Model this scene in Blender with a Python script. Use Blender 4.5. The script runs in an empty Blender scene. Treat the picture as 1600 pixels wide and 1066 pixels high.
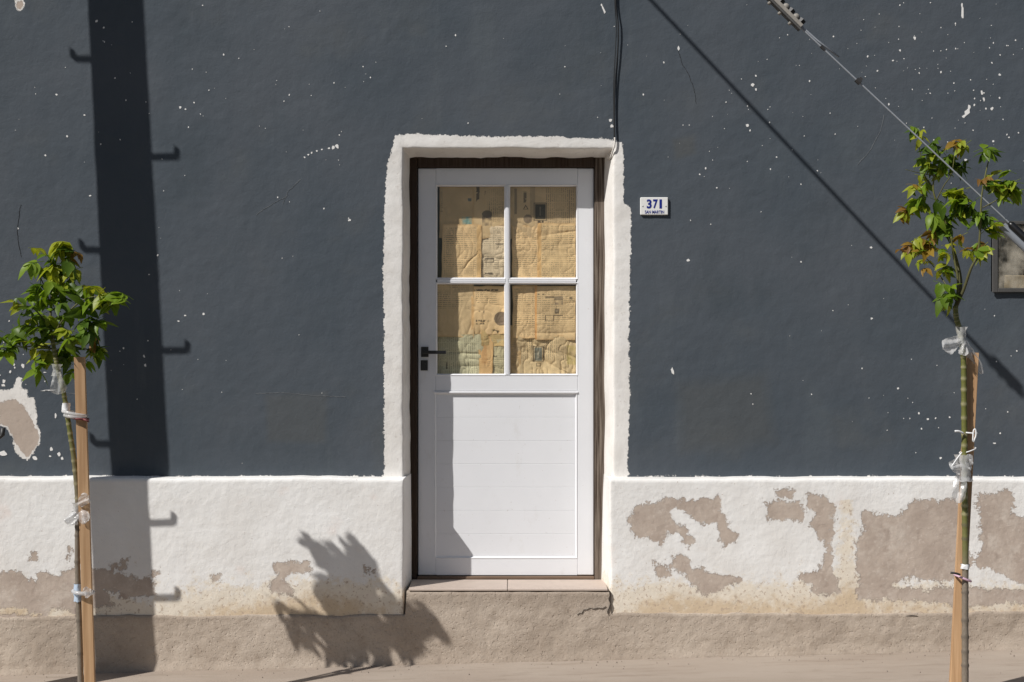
import bpy, math, random
import numpy as np
from mathutils import Vector, Matrix

SC = bpy.context.scene
COL = SC.collection
# ------------------------------------------------------------------ camera, sky, sun, exposure
U = 0.0032                     # metres per photograph pixel on the facade plane
CAMZ, DIST = 1.587, 7.111      # eye height, distance from the facade
cd = bpy.data.cameras.new('camera'); cam = bpy.data.objects.new('camera', cd); COL.objects.link(cam)
cam.location = (0, -DIST, CAMZ); cam.rotation_euler = (math.radians(90), 0, 0)
cd.lens = 50; cd.sensor_width = 36; cd.clip_start = 0.05; cd.clip_end = 2000
SC.camera = cam
SUN = Vector((-1.283, -1.0, 1.575)).normalized()      # towards the sun
EL = math.asin(SUN.z); AZ = math.atan2(SUN.x, SUN.y)
w = bpy.data.worlds.new('World'); SC.world = w; w.use_nodes = True
nt = w.node_tree; bg = nt.nodes['Background']
sky = nt.nodes.new('ShaderNodeTexSky'); sky.sky_type = 'NISHITA'; sky.sun_disc = False
sky.sun_elevation = EL; sky.sun_rotation = AZ
nt.links.new(sky.outputs[0], bg.inputs[0]); bg.inputs[1].default_value = 0.05
sl = bpy.data.lights.new('sun', 'SUN'); sl.energy = 5.0; sl.angle = math.radians(0.53); sl.color = (1.0, 0.972, 0.935)
so = bpy.data.objects.new('sun', sl); COL.objects.link(so); so.location = (-6, -6, 9)
so.rotation_euler = SUN.to_track_quat('Z', 'Y').to_euler()
vs = SC.view_settings; vs.view_transform = 'Standard'; vs.look = 'None'; vs.exposure = -0.12; vs.gamma = 1.0
vs.use_curve_mapping = False

# ------------------------------------------------------------------ helpers
def P(px, py, y=0.0):
    s = (DIST + y) / DIST
    return Vector(((px - 800) * U * s, y, CAMZ + (533 - py) * U * s))

def hash2(i, j, seed):
    n = (i.astype(np.int64) * 374761393 + j.astype(np.int64) * 668265263 + seed * 974634777) & 0x7fffffff
    n = ((n ^ (n >> 13)) * 1274126177) & 0x7fffffff
    return ((n ^ (n >> 16)) & 0xffff) / 65535.0

def vn(x, z, scale, seed=0):           # smooth value noise, -1..1, feature size = scale
    x = np.asarray(x, float) / scale + 1000; z = np.asarray(z, float) / scale + 1000
    i = np.floor(x); j = np.floor(z); fx = x - i; fz = z - j
    fx = fx * fx * (3 - 2 * fx); fz = fz * fz * (3 - 2 * fz)
    a = hash2(i, j, seed); b = hash2(i + 1, j, seed); c = hash2(i, j + 1, seed); d = hash2(i + 1, j + 1, seed)
    return ((a * (1 - fx) + b * fx) * (1 - fz) + (c * (1 - fx) + d * fx) * fz) * 2 - 1

def fbm(x, z, scale, seed=0, o=4):
    r = 0; a = 1.0
    for k in range(o):
        r = r + a * vn(x, z, scale / 2 ** k, seed + k * 17); a *= 0.5
    return r / 1.9

def sdf(poly, x, z):                   # signed distance, positive inside the polygon
    x = np.asarray(x); z = np.asarray(z)
    d = np.full(x.shape, 1e9); inside = np.zeros(x.shape, bool); n = len(poly)
    for k in range(n):
        ax, az = poly[k]; bx, bz = poly[(k + 1) % n]
        ex, ez = bx - ax, bz - az
        t = np.clip(((x - ax) * ex + (z - az) * ez) / (ex * ex + ez * ez + 1e-12), 0, 1)
        d = np.minimum(d, np.hypot(x - ax - t * ex, z - az - t * ez))
        if ez != 0:
            c = ((az > z) != (bz > z)) & (x < ex * (z - az) / ez + ax)
            inside ^= c
    return np.where(inside, d, -d)

def poly_px(pts, y=0.0):
    return [(P(a, b, y).x, P(a, b, y).z) for a, b in pts]

def mesh_obj(name, verts, faces, mat, parent=None, smooth=True):
    me = bpy.data.meshes.new(name)
    me.from_pydata([tuple(v) for v in verts], [], faces); me.update()
    if smooth:
        me.polygons.foreach_set('use_smooth', [True] * len(me.polygons))
    if mat: me.materials.append(mat)
    o = bpy.data.objects.new(name, me); COL.objects.link(o)
    if parent: o.parent = parent
    return o

def set_attr(o, name, vals):
    a = o.data.attributes.new(name, 'FLOAT', 'POINT'); a.data.foreach_set('value', np.asarray(vals, np.float32).ravel())

def set_col(o, name, vals):
    a = o.data.attributes.new(name, 'FLOAT_COLOR', 'POINT')
    v = np.ones((len(o.data.vertices), 4), np.float32); v[:, :3] = vals
    a.data.foreach_set('color', v.ravel())

def tag(o, label=None, cat=None, group=None, kind=None):
    if label: o['label'] = label
    if cat: o['category'] = cat
    if group: o['group'] = group
    if kind: o['kind'] = kind
    return o

def empty(name, loc=(0, 0, 0)):
    o = bpy.data.objects.new(name, None); COL.objects.link(o); o.location = loc; o.empty_display_size = .1
    return o

def grid_faces(nu, nv, keep=None):
    idx = np.arange(nu * nv).reshape(nv, nu)
    f = np.stack([idx[:-1, :-1], idx[:-1, 1:], idx[1:, 1:], idx[1:, :-1]], -1)
    if keep is not None: f = f[keep]
    return f.reshape(-1, 4)

def grid_obj(name, X, Y, Z, mat, parent=None, keep=None):
    nv, nu = X.shape
    f = grid_faces(nu, nv, keep)
    V = np.stack([X, Y, Z], -1).reshape(-1, 3)
    used = np.unique(f); remap = np.full(len(V), -1); remap[used] = np.arange(len(used))
    o = mesh_obj(name, V[used].tolist(), remap[f].tolist(), mat, parent)
    o['_n'] = 0; del o['_n']
    return o, used

def box(x0, x1, y0, y1, z0, z1, b=0.0):
    # bevelled box: returns verts, faces
    if b <= 0:
        v = [(x, y, z) for x in (x0, x1) for y in (y0, y1) for z in (z0, z1)]
        return v, [(0, 1, 3, 2), (4, 6, 7, 5), (0, 4, 5, 1), (2, 3, 7, 6), (0, 2, 6, 4), (1, 5, 7, 3)]
    c = ((x0 + x1) / 2, (y0 + y1) / 2, (z0 + z1) / 2)
    v = []; idx = {}
    for sx in (0, 1):
        for sy in (0, 1):
            for sz in (0, 1):
                X, Y, Z = (x0, x1)[sx], (y0, y1)[sy], (z0, z1)[sz]
                bx, by, bz = (b, -b)[sx], (b, -b)[sy], (b, -b)[sz]
                idx[sx, sy, sz, 0] = len(v); v.append((X, Y + by, Z + bz))
                idx[sx, sy, sz, 1] = len(v); v.append((X + bx, Y, Z + bz))
                idx[sx, sy, sz, 2] = len(v); v.append((X + bx, Y + by, Z))
    f = []
    for s in (0, 1):
        f.append([idx[s, a, c_, 0] for a, c_ in ((0, 0), (0, 1), (1, 1), (1, 0))])
        f.append([idx[a, s, c_, 1] for a, c_ in ((0, 0), (0, 1), (1, 1), (1, 0))])
        f.append([idx[a, c_, s, 2] for a, c_ in ((0, 0), (0, 1), (1, 1), (1, 0))])
    for a in (0, 1):
        for c_ in (0, 1):
            f.append([idx[0, a, c_, 1], idx[1, a, c_, 1], idx[1, a, c_, 2], idx[0, a, c_, 2]])
            f.append([idx[a, 0, c_, 0], idx[a, 1, c_, 0], idx[a, 1, c_, 2], idx[a, 0, c_, 2]])
            f.append([idx[a, c_, 0, 0], idx[a, c_, 1, 0], idx[a, c_, 1, 1], idx[a, c_, 0, 1]])
            for s in (0, 1): f.append([idx[a, c_, s, 0], idx[a, c_, s, 1], idx[a, c_, s, 2]])
    return v, f

def fix_normals(o):
    import bmesh
    bm = bmesh.new(); bm.from_mesh(o.data); bmesh.ops.recalc_face_normals(bm, faces=bm.faces); bm.to_mesh(o.data); bm.free()
    return o

def boxes(name, lst, mat, parent=None):
    V, F = [], []
    for a in lst:
        v, f = box(*a); n = len(V); V += v; F += [[i + n for i in q] for q in f]
    return fix_normals(mesh_obj(name, V, F, mat, parent, smooth=False))

def tube_data(pts, rad, n=10, cols=None, caps=True):
    pts = [Vector(p) for p in pts]; m = len(pts)
    if not hasattr(rad, '__len__'): rad = [rad] * m
    V, F, C = [], [], []
    up = None
    for i, p in enumerate(pts):
        t = (pts[min(i + 1, m - 1)] - pts[max(i - 1, 0)]).normalized()
        if up is None:
            up = t.orthogonal().normalized()
        up = (up - t * up.dot(t)).normalized(); sd = t.cross(up)
        for k in range(n):
            a = 2 * math.pi * k / n
            V.append(p + (up * math.cos(a) + sd * math.sin(a)) * rad[i])
            if cols is not None: C.append(cols[i])
    for i in range(m - 1):
        for k in range(n):
            F.append((i * n + k, i * n + (k + 1) % n, (i + 1) * n + (k + 1) % n, (i + 1) * n + k))
    if caps:
        F.append(tuple(range(n))[::-1]); F.append(tuple((m - 1) * n + k for k in range(n)))
    return V, F, C

def tube(name, pts, rad, mat, parent=None, n=10, cols=None):
    V, F, C = tube_data(pts, rad, n, cols)
    o = mesh_obj(name, V, F, mat, parent)
    if cols is not None: set_col(o, 'tint', np.array(C))
    return o

def join_data(name, parts, mat, parent=None, smooth=True):
    V, F = [], []
    for v, f in parts:
        n = len(V); V += list(v); F += [[i + n for i in q] for q in f]
    return fix_normals(mesh_obj(name, V, F, mat, parent, smooth))

def catmull(pts, per=6):
    pts = [Vector(p) for p in pts]; out = []
    for i in range(len(pts) - 1):
        p0 = pts[max(i - 1, 0)]; p1 = pts[i]; p2 = pts[i + 1]; p3 = pts[min(i + 2, len(pts) - 1)]
        for k in range(per):
            t = k / per
            out.append(0.5 * ((2 * p1) + (p2 - p0) * t + (2 * p0 - 5 * p1 + 4 * p2 - p3) * t * t + (3 * p1 - p0 - 3 * p2 + p3) * t ** 3))
    out.append(pts[-1]); return out

# ------------------------------------------------------------------ material helpers
class NT:
    def __init__(s, name):
        s.m = bpy.data.materials.new(name); s.m.use_nodes = True; s.t = s.m.node_tree
        s.b = s.t.nodes['Principled BSDF']; s.out = s.t.nodes['Material Output']
        s.co = s.t.nodes.new('ShaderNodeTexCoord').outputs['Object']
    def n(s, typ, **kw):
        nd = s.t.nodes.new(typ)
        for k, v in kw.items(): setattr(nd, k, v)
        return nd
    def l(s, a, b): s.t.links.new(a, b)
    def put(s, sock, v):
        if hasattr(v, 'is_linked'): s.l(v, sock)
        else: sock.default_value = v
    def noise(s, scale, detail=4, rough=.55, stretch=None, off=0):
        nd = s.n('ShaderNodeTexNoise'); nd.inputs['Scale'].default_value = scale
        nd.inputs['Detail'].default_value = detail; nd.inputs['Roughness'].default_value = rough
        mp = s.n('ShaderNodeMapping'); s.l(s.co, mp.inputs['Vector'])
        if stretch: mp.inputs['Scale'].default_value = stretch
        mp.inputs['Location'].default_value = (off, off * .7, off * 1.3)
        s.l(mp.outputs[0], nd.inputs['Vector'])
        return nd.outputs[0]
    def math(s, op, a, b=0.0, clamp=False):
        nd = s.n('ShaderNodeMath', operation=op); nd.use_clamp = clamp
        s.put(nd.inputs[0], a); s.put(nd.inputs[1], b); return nd.outputs[0]
    def ss(s, v, lo, hi):
        nd = s.n('ShaderNodeMapRange', interpolation_type='SMOOTHSTEP'); s.put(nd.inputs[0], v)
        nd.inputs[1].default_value = lo; nd.inputs[2].default_value = hi; return nd.outputs[0]
    def mix(s, f, a, b, blend='MIX'):
        nd = s.n('ShaderNodeMix', data_type='RGBA', blend_type=blend); s.put(nd.inputs[0], f)
        for sk, v in ((nd.inputs[6], a), (nd.inputs[7], b)):
            if hasattr(v, 'is_linked'): s.l(v, sk)
            else: sk.default_value = (*v, 1) if len(v) == 3 else v
        return nd.outputs[2]
    def attr(s, name, col=False):
        nd = s.n('ShaderNodeAttribute', attribute_name=name); return nd.outputs['Color' if col else 'Fac']
    def bump(s, h, dist, strength=1.0, prev=None):
        nd = s.n('ShaderNodeBump'); s.l(h, nd.inputs['Height']); nd.inputs['Distance'].default_value = dist
        nd.inputs['Strength'].default_value = strength
        if prev is not None: s.l(prev, nd.inputs['Normal'])
        return nd.outputs[0]
    def done(s, col, rough=.8, normal=None, spec=.3):
        s.put(s.b.inputs['Base Color'], (*col, 1) if isinstance(col, tuple) and len(col) == 3 else col)
        s.put(s.b.inputs['Roughness'], rough); s.b.inputs['Specular IOR Level'].default_value = spec
        if normal is not None: s.l(normal, s.b.inputs['Normal'])
        return s.m

def plain(name, col, rough=.7, var=.15, scale=8, bump=0.0, bscale=120, spec=.3, stretch=None, metallic=0):
    t = NT(name); nz = t.noise(scale, 4, stretch=stretch)
    c = t.mix(nz, tuple(max(0, k * (1 - var)) for k in col), tuple(min(1, k * (1 + var)) for k in col))
    nb = t.bump(t.noise(bscale, 3, stretch=stretch), bump) if bump else None
    t.b.inputs['Metallic'].default_value = metallic
    return t.done(c, rough, nb, spec)

# dark painted wall, with the brushed white surround and the bare patches
t = NT('grey_wall_paint')
g1 = t.noise(1.3, 5); g2 = t.noise(9, 4, off=3); g3 = t.noise(70, 3, off=5)
base = t.mix(t.ss(g1, .3, .7), (.070, .085, .101), (.088, .100, .115))
base = t.mix(t.math('MULTIPLY', t.ss(t.noise(2.3, 4, off=11), .55, .75), .5), base, (.100, .108, .112))
base = t.mix(t.math('MULTIPLY', t.ss(t.noise(3, 4, stretch=(1, 1, .35), off=21), .56, .74), .4), base, (.104, .120, .132))
base = t.mix(t.math('MULTIPLY', t.ss(t.noise(1.6, 6, .7, stretch=(1, 1, .5), off=61), .5, .72), .55), base, (.058, .072, .084))
base = t.mix(t.math('MULTIPLY', t.ss(t.noise(5, 6, .7, stretch=(1, 1, .12), off=71), .58, .78), .4), base, (.12, .135, .145))
base = t.mix(t.math('MULTIPLY', t.attr('patch'), .55), base, (.094, .096, .092))
base = t.mix(t.math('MULTIPLY', t.math('SUBTRACT', g2, .5), .25, True), base, (.12, .13, .145))
fine = t.math('ADD', t.math('MULTIPLY', t.math('SUBTRACT', t.noise(34, 7, .78, off=2), .5), .052),
              t.math('MULTIPLY', t.math('SUBTRACT', t.noise(260, 2, .6, off=8), .5), .012))
wm = t.ss(t.math('ADD', t.attr('white'), fine), -.0006, .0006)
whitec = t.mix(t.ss(t.noise(6, 4, off=9), .35, .7), (.80, .775, .74), (.72, .69, .65))
whitec = t.mix(t.math('MULTIPLY', t.ss(t.noise(45, 4, off=31), .62, .72), .35), whitec, (.45, .40, .35))
c = t.mix(wm, base, whitec)
pm = t.ss(t.math('ADD', t.attr('peel'), t.math('MULTIPLY', fine, 1.0)), -.0006, .0006)
c = t.mix(pm, c, t.mix(t.noise(20, 4), (.42, .345, .29), (.50, .42, .355)))
h = t.math('ADD', t.math('MULTIPLY', g3, .35), t.math('MULTIPLY', t.noise(22, 3, off=40), .65))
nb = t.bump(h, .0026, .8)
nb = t.bump(t.noise(4.5, 5, .6, off=14), .010, .6, nb)
nb = t.bump(t.noise(140, 4, .7, off=4), .0008, .8, nb)
nb = t.bump(t.math('SUBTRACT', wm, pm), .0012, .8, nb)
M_WALL = t.done(c, t.math('ADD', t.math('MULTIPLY', wm, .22), .66), nb, .10)

# white lime-washed dado with damp stains and flaked patches
t = NT('flaking_white_dado')
fine = t.math('ADD', t.math('MULTIPLY', t.math('SUBTRACT', t.noise(24, 7, .74, off=2), .5), .125),
              t.math('MULTIPLY', t.math('SUBTRACT', t.noise(170, 3, .6, off=8), .5), .03))
wc = t.mix(t.ss(t.noise(4, 5, off=3), .3, .7), (.815, .805, .785), (.75, .73, .70))
st = t.math('ADD', t.attr('stain'), t.math('MULTIPLY', t.math('SUBTRACT', t.noise(22, 7, .75, off=6), .5), 1.5))
wc = t.mix(t.ss(st, .30, .62), wc, (.735, .665, .56))
wc = t.mix(t.ss(st, .75, 1.3), wc, (.60, .48, .34))
sp2 = t.math('MULTIPLY', t.ss(t.noise(62, 4, .6, off=77), .585, .62), t.ss(st, .2, .6))
wc = t.mix(t.math('MULTIPLY', sp2, .75), wc, (.45, .35, .27))
wc = t.mix(t.math('MULTIPLY', t.ss(t.noise(5, 3, off=51), .62, .78), .35), wc, (.74, .58, .50))
speck = t.ss(t.noise(85, 3, .5, off=17), .70, .73)
wc = t.mix(t.math('MULTIPLY', speck, .6), wc, (.42, .34, .28))
pm = t.ss(t.math('ADD', t.attr('peel'), fine), -.004, .005)
pc = t.mix(t.ss(t.noise(11, 5, off=13), .3, .7), (.42, .345, .29), (.50, .42, .355))
pc = t.mix(t.math('MULTIPLY', t.ss(t.noise(55, 4, off=23), .58, .70), .45), pc, (.62, .55, .48))
pc = t.mix(t.math('MULTIPLY', t.ss(t.noise(6, 6, .7, off=63), .47, .70), .7), pc, (.61, .54, .47))
pc = t.mix(t.math('MULTIPLY', t.ss(t.noise(17, 5, off=83), .58, .75), .5), pc, (.30, .23, .19))
c = t.mix(pm, wc, pc)
nb = t.bump(t.noise(26, 4, off=40), .005, .7)
nb = t.bump(t.noise(190, 3, off=4), .0011, .8, nb)
nb = t.bump(t.math('SUBTRACT', 1.0, pm), .002, .9, nb)
M_DADO = t.done(c, .9, nb, .15)

t = NT('rough_cement_render')
c = t.mix(t.ss(t.noise(3.2, 5, off=7), .3, .7), (.41, .34, .275), (.50, .425, .35))
c = t.mix(t.math('MULTIPLY', t.ss(t.noise(14, 5, .65, off=2), .5, .75), .5), c, (.31, .245, .19))
c = t.mix(t.math('MULTIPLY', t.ss(t.attr('dirt'), 0, 1), .4), c, (.26, .205, .16))
c = t.mix(t.math('MULTIPLY', t.ss(t.noise(150, 3, off=9), .58, .72), .5), c, (.22, .17, .13))
c = t.mix(t.math('MULTIPLY', t.ss(t.noise(90, 3, off=29), .60, .72), .4), c, (.60, .52, .43))
nb = t.bump(t.noise(13, 3, off=3), .006, .5)
nb = t.bump(t.noise(70, 5, .72, off=3), .0046, .8, nb)
pit = t.ss(t.noise(70, 2, .5, off=19), .30, .40)
nb = t.bump(pit, .003, .7, nb)
M_CEM = t.done(c, .95, nb, .1)

t = NT('pavement_concrete')
c = t.mix(t.ss(t.noise(1.1, 5, stretch=(1, 2.5, 1)), .3, .7), (.335, .275, .225), (.39, .33, .275))
c = t.mix(t.math('MULTIPLY', t.ss(t.noise(6, 5, .65, stretch=(.6, 3, 1), off=2), .5, .72), .6), c, (.26, .21, .165))
c = t.mix(t.math('MULTIPLY', t.ss(t.noise(130, 3, off=9), .62, .72), .35), c, (.22, .18, .15))
nb = t.bump(t.noise(9, 4, off=3), .004, .5)
nb = t.bump(t.noise(150, 4, .65, off=3), .0018, .7, nb)
M_PAVE = t.done(c, .92, nb, .15)
M_ROAD = plain('asphalt', (.065, .063, .06), .95, .2, 3, .004, 90, .1)
M_EARTH = plain('dry_earth', (.19, .16, .125), .95, .2, .3, 0, 90, .1)

t = NT('white_door_lacquer')
c = t.mix(t.ss(t.noise(3, 4), .3, .7), (.775, .78, .80), (.745, .75, .77))
c = t.mix(t.math('MULTIPLY', t.ss(t.noise(11, 6, .75, stretch=(1, 1, .6), off=5), .56, .74), .22), c, (.56, .53, .49))
c = t.mix(t.math('MULTIPLY', t.ss(t.noise(70, 3, off=15), .70, .74), .35), c, (.45, .41, .37))
M_DOOR = t.done(c, t.math('ADD', t.math('MULTIPLY', t.noise(9, 4, off=3), .25), .25), t.bump(t.noise(40, 3), .0002, .6), .4)
t = NT('old_frame_wood')
gr = t.noise(90, 5, .6, stretch=(1, 1, .05))
wear = t.attr('wear')
c = t.mix(gr, (.018, .010, .007), (.055, .034, .022))
c = t.mix(t.math('MULTIPLY', wear, t.ss(t.noise(110, 4, stretch=(1, 1, .03), off=3), .3, .7), True), c, (.22, .18, .145))
M_FRAME = t.done(c, .75, t.bump(gr, .0015, .8), .2)
t = NT('stake_pine'); gr = t.noise(55, 5, .6, stretch=(1, 1, .035)); g2 = t.noise(6, 3, stretch=(1, 1, .2), off=4)
c = t.mix(t.ss(gr, .3, .72), (.40, .235, .12), (.60, .39, .22)); c = t.mix(t.math('MULTIPLY', t.ss(g2, .5, .75), .5), c, (.33, .19, .10))
M_STAKE = t.done(c, .7, t.bump(gr, .001, .6), .25)
t = NT('sapling_bark'); c = t.mix(t.ss(t.noise(160, 4, stretch=(1, 1, .5)), .35, .7), t.attr('tint', True), (.10, .085, .05))
c = t.mix(.65, c, t.attr('tint', True)); M_BARK = t.done(c, .55, t.bump(t.noise(220, 3), .0012, .6), .35)
M_SILL = plain('worn_sill_wood', (.17, .115, .08), .8, .4, 30, .001, 120, .2, (.15, 1, 1))
M_POLE = plain('pole_timber', (.16, .12, .09), .9, .3, 20, .002, 60, .15, (1, 1, .06))
M_STEEL = plain('galvanised_steel', (.42, .43, .44), .45, .2, 60, .0003, 200, .5, metallic=.6)
M_OLDZINC = plain('weathered_zinc', (.27, .25, .22), .6, .35, 70, .0006, 200, .4)
M_DARKSTEEL = plain('dark_steel', (.035, .033, .032), .5, .3, 60, .0004, 200, .5)
M_WIRE = plain('steel_strand', (.34, .36, .39), .5, .15, 90, 0, 100, .5, metallic=.3)
M_BLACK = plain('black_metal', (.008, .008, .009), .35, .1, 40, 0, 100, .5)
M_CABLE = plain('black_cable', (.014, .014, .015), .5, .3, 30, 0, 100, .4)
M_CABLEW = plain('cable_painted_white', (.70, .66, .61), .8, .15, 60, .0006, 150, .2)
M_ENAMEL = plain('white_enamel', (.80, .79, .76), .25, .03, 30, 0, 100, .5)
M_BLUE = plain('blue_enamel', (.008, .02, .22), .3, .1, 30, 0, 100, .5)
M_TILE = plain('threshold_tile', (.50, .415, .355), .6, .12, 14, .0008, 120, .35)
M_CHIPW = plain('bare_white_undercoat', (.78, .765, .74), .85, .08, 90, 0, 100, .2)
M_CHIPT = plain('bare_tan_plaster', (.55, .44, .35), .9, .15, 60, 0, 100, .2)
M_CRACK = plain('crack_shadow_dirt', (.030, .028, .027), .95, .2, 60, 0, 100, .1)
M_SCUFF = plain('pale_scuff', (.16, .17, .18), .8, .2, 60, 0, 100, .2)
M_ROOF = plain('roof_slab', (.3, .27, .24), .9, .15, 4, 0, 100, .1)
M_INSIDE = plain('dim_room_plaster', (.18, .15, .12), .9, .15, 4, 0, 100, .1)
M_WHITEPL = plain('white_string', (.78, .78, .78), .5, .06, 50, 0, 100, .4)
M_PINK = plain('pink_tape', (.62, .42, .52), .5, .15, 50, 0, 100, .4)
M_BLUETAPE = plain('pale_blue_tape', (.46, .55, .66), .5, .15, 50, 0, 100, .4)
M_REDTAPE = plain('dark_red_tape', (.17, .045, .045), .5, .2, 50, 0, 100, .4)
M_BEIGE = plain('meter_beige', (.60, .50, .36), .6, .12, 10, 0, 100, .3)
M_METER = plain('meter_case', (.16, .15, .135), .5, .25, 12, 0, 100, .4)
M_DIAL = plain('meter_dial', (.33, .31, .28), .5, .1, 20, 0, 100, .4)
M_BOXM = plain('meter_box_metal', (.075, .072, .068), .6, .25, 25, .0006, 90, .4)
M_GUARD = plain('grey_guard_plastic', (.25, .27, .30), .5, .08, 20, 0, 90, .4)

def film_mat(name, alpha, tint):
    t = NT(name); tr = t.n('ShaderNodeBsdfTransparent'); t.b.inputs['Base Color'].default_value = (*tint, 1)
    t.b.inputs['Roughness'].default_value = .18; t.b.inputs['Specular IOR Level'].default_value = .8
    tl = t.n('ShaderNodeBsdfTranslucent'); tl.inputs[0].default_value = (*tint, 1)
    m1 = t.n('ShaderNodeMixShader'); m1.inputs[0].default_value = .4; t.l(t.b.outputs[0], m1.inputs[1]); t.l(tl.outputs[0], m1.inputs[2])
    m2 = t.n('ShaderNodeMixShader'); m2.inputs[0].default_value = alpha
    t.l(tr.outputs[0], m2.inputs[1]); t.l(m1.outputs[0], m2.inputs[2]); t.l(m2.outputs[0], t.out.inputs[0])
    return t.m
M_FILM = film_mat('clear_plastic_film', .42, (.80, .80, .78))
M_FILM2 = film_mat('milky_plastic_film', .62, (.82, .82, .82))

def glass_mat(name, rough, tint, dirt):
    t = NT(name); tr = t.n('ShaderNodeBsdfTransparent'); tr.inputs[0].default_value = (*tint, 1)
    gl = t.n('ShaderNodeBsdfGlossy'); gl.inputs['Roughness'].default_value = rough
    lw = t.n('ShaderNodeLayerWeight'); fac = t.math('ADD', t.math('MULTIPLY', t.math('POWER', lw.outputs['Facing'], 4.0), .3), .03)
    m = t.n('ShaderNodeMixShader'); t.l(fac, m.inputs[0]); t.l(tr.outputs[0], m.inputs[1]); t.l(gl.outputs[0], m.inputs[2])
    df = t.n('ShaderNodeBsdfDiffuse'); df.inputs[0].default_value = (.6, .55, .46, 1)
    m2 = t.n('ShaderNodeMixShader'); t.l(t.math('MULTIPLY', t.ss(t.noise(14, 5), .3, .75), dirt), m2.inputs[0])
    t.l(m.outputs[0], m2.inputs[1]); t.l(df.outputs[0], m2.inputs[2]); t.l(m2.outputs[0], t.out.inputs[0])
    return t.m
M_GLASS = glass_mat('window_glass', .01, (.97, .97, .96), .012)
M_DIRTYGLASS = glass_mat('dusty_meter_glass', .15, (.9, .89, .86), .42)

def leaf_mat(name, c0, c1):
    t = NT(name); oi = t.n('ShaderNodeObjectInfo')
    c = t.mix(oi.outputs['Random'], c0, c1)
    c = t.mix(t.math('MULTIPLY', t.ss(t.noise(30, 4), .5, .8), .4), c, tuple(k * .6 for k in c0))
    t.l(c, t.b.inputs['Base Color']); t.b.inputs['Roughness'].default_value = .42; t.b.inputs['Specular IOR Level'].default_value = .35
    tl = t.n('ShaderNodeBsdfTranslucent'); t.l(t.mix(1.0, c, (1.0, 1.0, .45), 'MULTIPLY'), tl.inputs[0])
    m = t.n('ShaderNodeMixShader'); m.inputs[0].default_value = .5
    t.l(t.b.outputs[0], m.inputs[1]); t.l(tl.outputs[0], m.inputs[2]); t.l(m.outputs[0], t.out.inputs[0])
    return t.m
LEAFM = [leaf_mat('leaf_green', (.15, .25, .02), (.23, .34, .03)),
         leaf_mat('leaf_deep_green', (.075, .14, .018), (.13, .21, .022)),
         leaf_mat('leaf_yellow_green', (.31, .38, .03), (.42, .44, .045)),
         leaf_mat('leaf_turning', (.38, .25, .04), (.27, .14, .04))]

t = NT('yellowed_newsprint')
uv = t.n('ShaderNodeUVMap'); sp = t.n('ShaderNodeSeparateXYZ'); t.l(uv.outputs[0], sp.inputs[0])
vrow = t.math('DIVIDE', sp.outputs[1], .0098); fr = t.math('FRACT', vrow); row = t.math('FLOOR', vrow)
inrow = t.math('LESS_THAN', fr, .42)
cb = t.n('ShaderNodeCombineXYZ'); t.l(t.math('MULTIPLY', sp.outputs[0], 170), cb.inputs[0]); t.l(t.math('MULTIPLY', row, 3.7), cb.inputs[1])
wn = t.n('ShaderNodeTexNoise'); wn.inputs['Scale'].default_value = 1; wn.inputs['Detail'].default_value = 1; t.l(cb.outputs[0], wn.inputs[0])
word = t.math('GREATER_THAN', wn.outputs[0], .42)
colgap = t.math('GREATER_THAN', t.math('FRACT', t.math('DIVIDE', sp.outputs[0], .047)), .09)
ink = t.math('MULTIPLY', t.math('MULTIPLY', inrow, word), t.math('MULTIPLY', colgap, t.attr('text')))
pc = t.mix(t.ss(t.noise(9, 4), .3, .75), (1.0, 1.0, 1.0), (1.14, 1.14, 1.14))
pc = t.mix(1.0, t.attr('tint', True), pc, 'MULTIPLY')
pc = t.mix(t.math('MULTIPLY', ink, .58), pc, (.12, .095, .07))
tl = t.n('ShaderNodeBsdfTranslucent'); t.l(pc, tl.inputs[0])
t.done(pc, .85, None, .15)
mm = t.n('ShaderNodeMixShader'); mm.inputs[0].default_value = .12; t.l(t.b.outputs[0], mm.inputs[1]); t.l(tl.outputs[0], mm.inputs[2]); t.l(mm.outputs[0], t.out.inputs[0])
M_NEWS = t.m

# ------------------------------------------------------------------ ground
SL = 0.026
def gz(x): return SL * x
def sheet(name, x0, x1, y0, y1, dz, mat, nx=2, ny=2, rough=0.0):
    X, Y = np.meshgrid(np.linspace(x0, x1, nx), np.linspace(y0, y1, ny))
    Z = SL * np.clip(X, -60, 60) + dz + (rough * fbm(X, Y, .5, 5) if rough else 0)
    o, _ = grid_obj(name, X, Y, Z, mat); tag(o, kind='structure'); return o
sheet('ground', -600, 600, -600, 600, -.16, M_EARTH, 61, 3)
sheet('road', -60, 60, -9.0, -1.70, -.125, M_ROAD, 61, 8)
sheet('sidewalk', -8, 8, -1.52, .05, 0, M_PAVE, 320, 40, .004)
sheet('pavement_beyond', -60, 60, -12, -9.15, 0, M_PAVE, 61, 4)
V, F = [], []
for i, x in enumerate(np.linspace(-60, 60, 121)):
    z = gz(x)
    V += [(x, -1.70, z - .2), (x, -1.70, z - .012), (x, -1.688, z + .002), (x, -1.515, z + .002), (x, -1.515, z - .2)]
    if i:
        for k in range(4): F.append((5 * i - 5 + k, 5 * i + k, 5 * i + k + 1, 5 * i - 4 + k))
tag(mesh_obj('kerb', V, F, M_PAVE, smooth=False), kind='structure')

# ------------------------------------------------------------------ house
house = tag(empty('house', (0, 0, 0)), 'single-storey house front, charcoal grey plaster above a flaking white dado', 'house')
ZL = CAMZ - 212 * U                     # top of dado
PD = .075                               # dado stands proud by this much
FY, LY = .165, .185                     # door frame face, door leaf face

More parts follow.
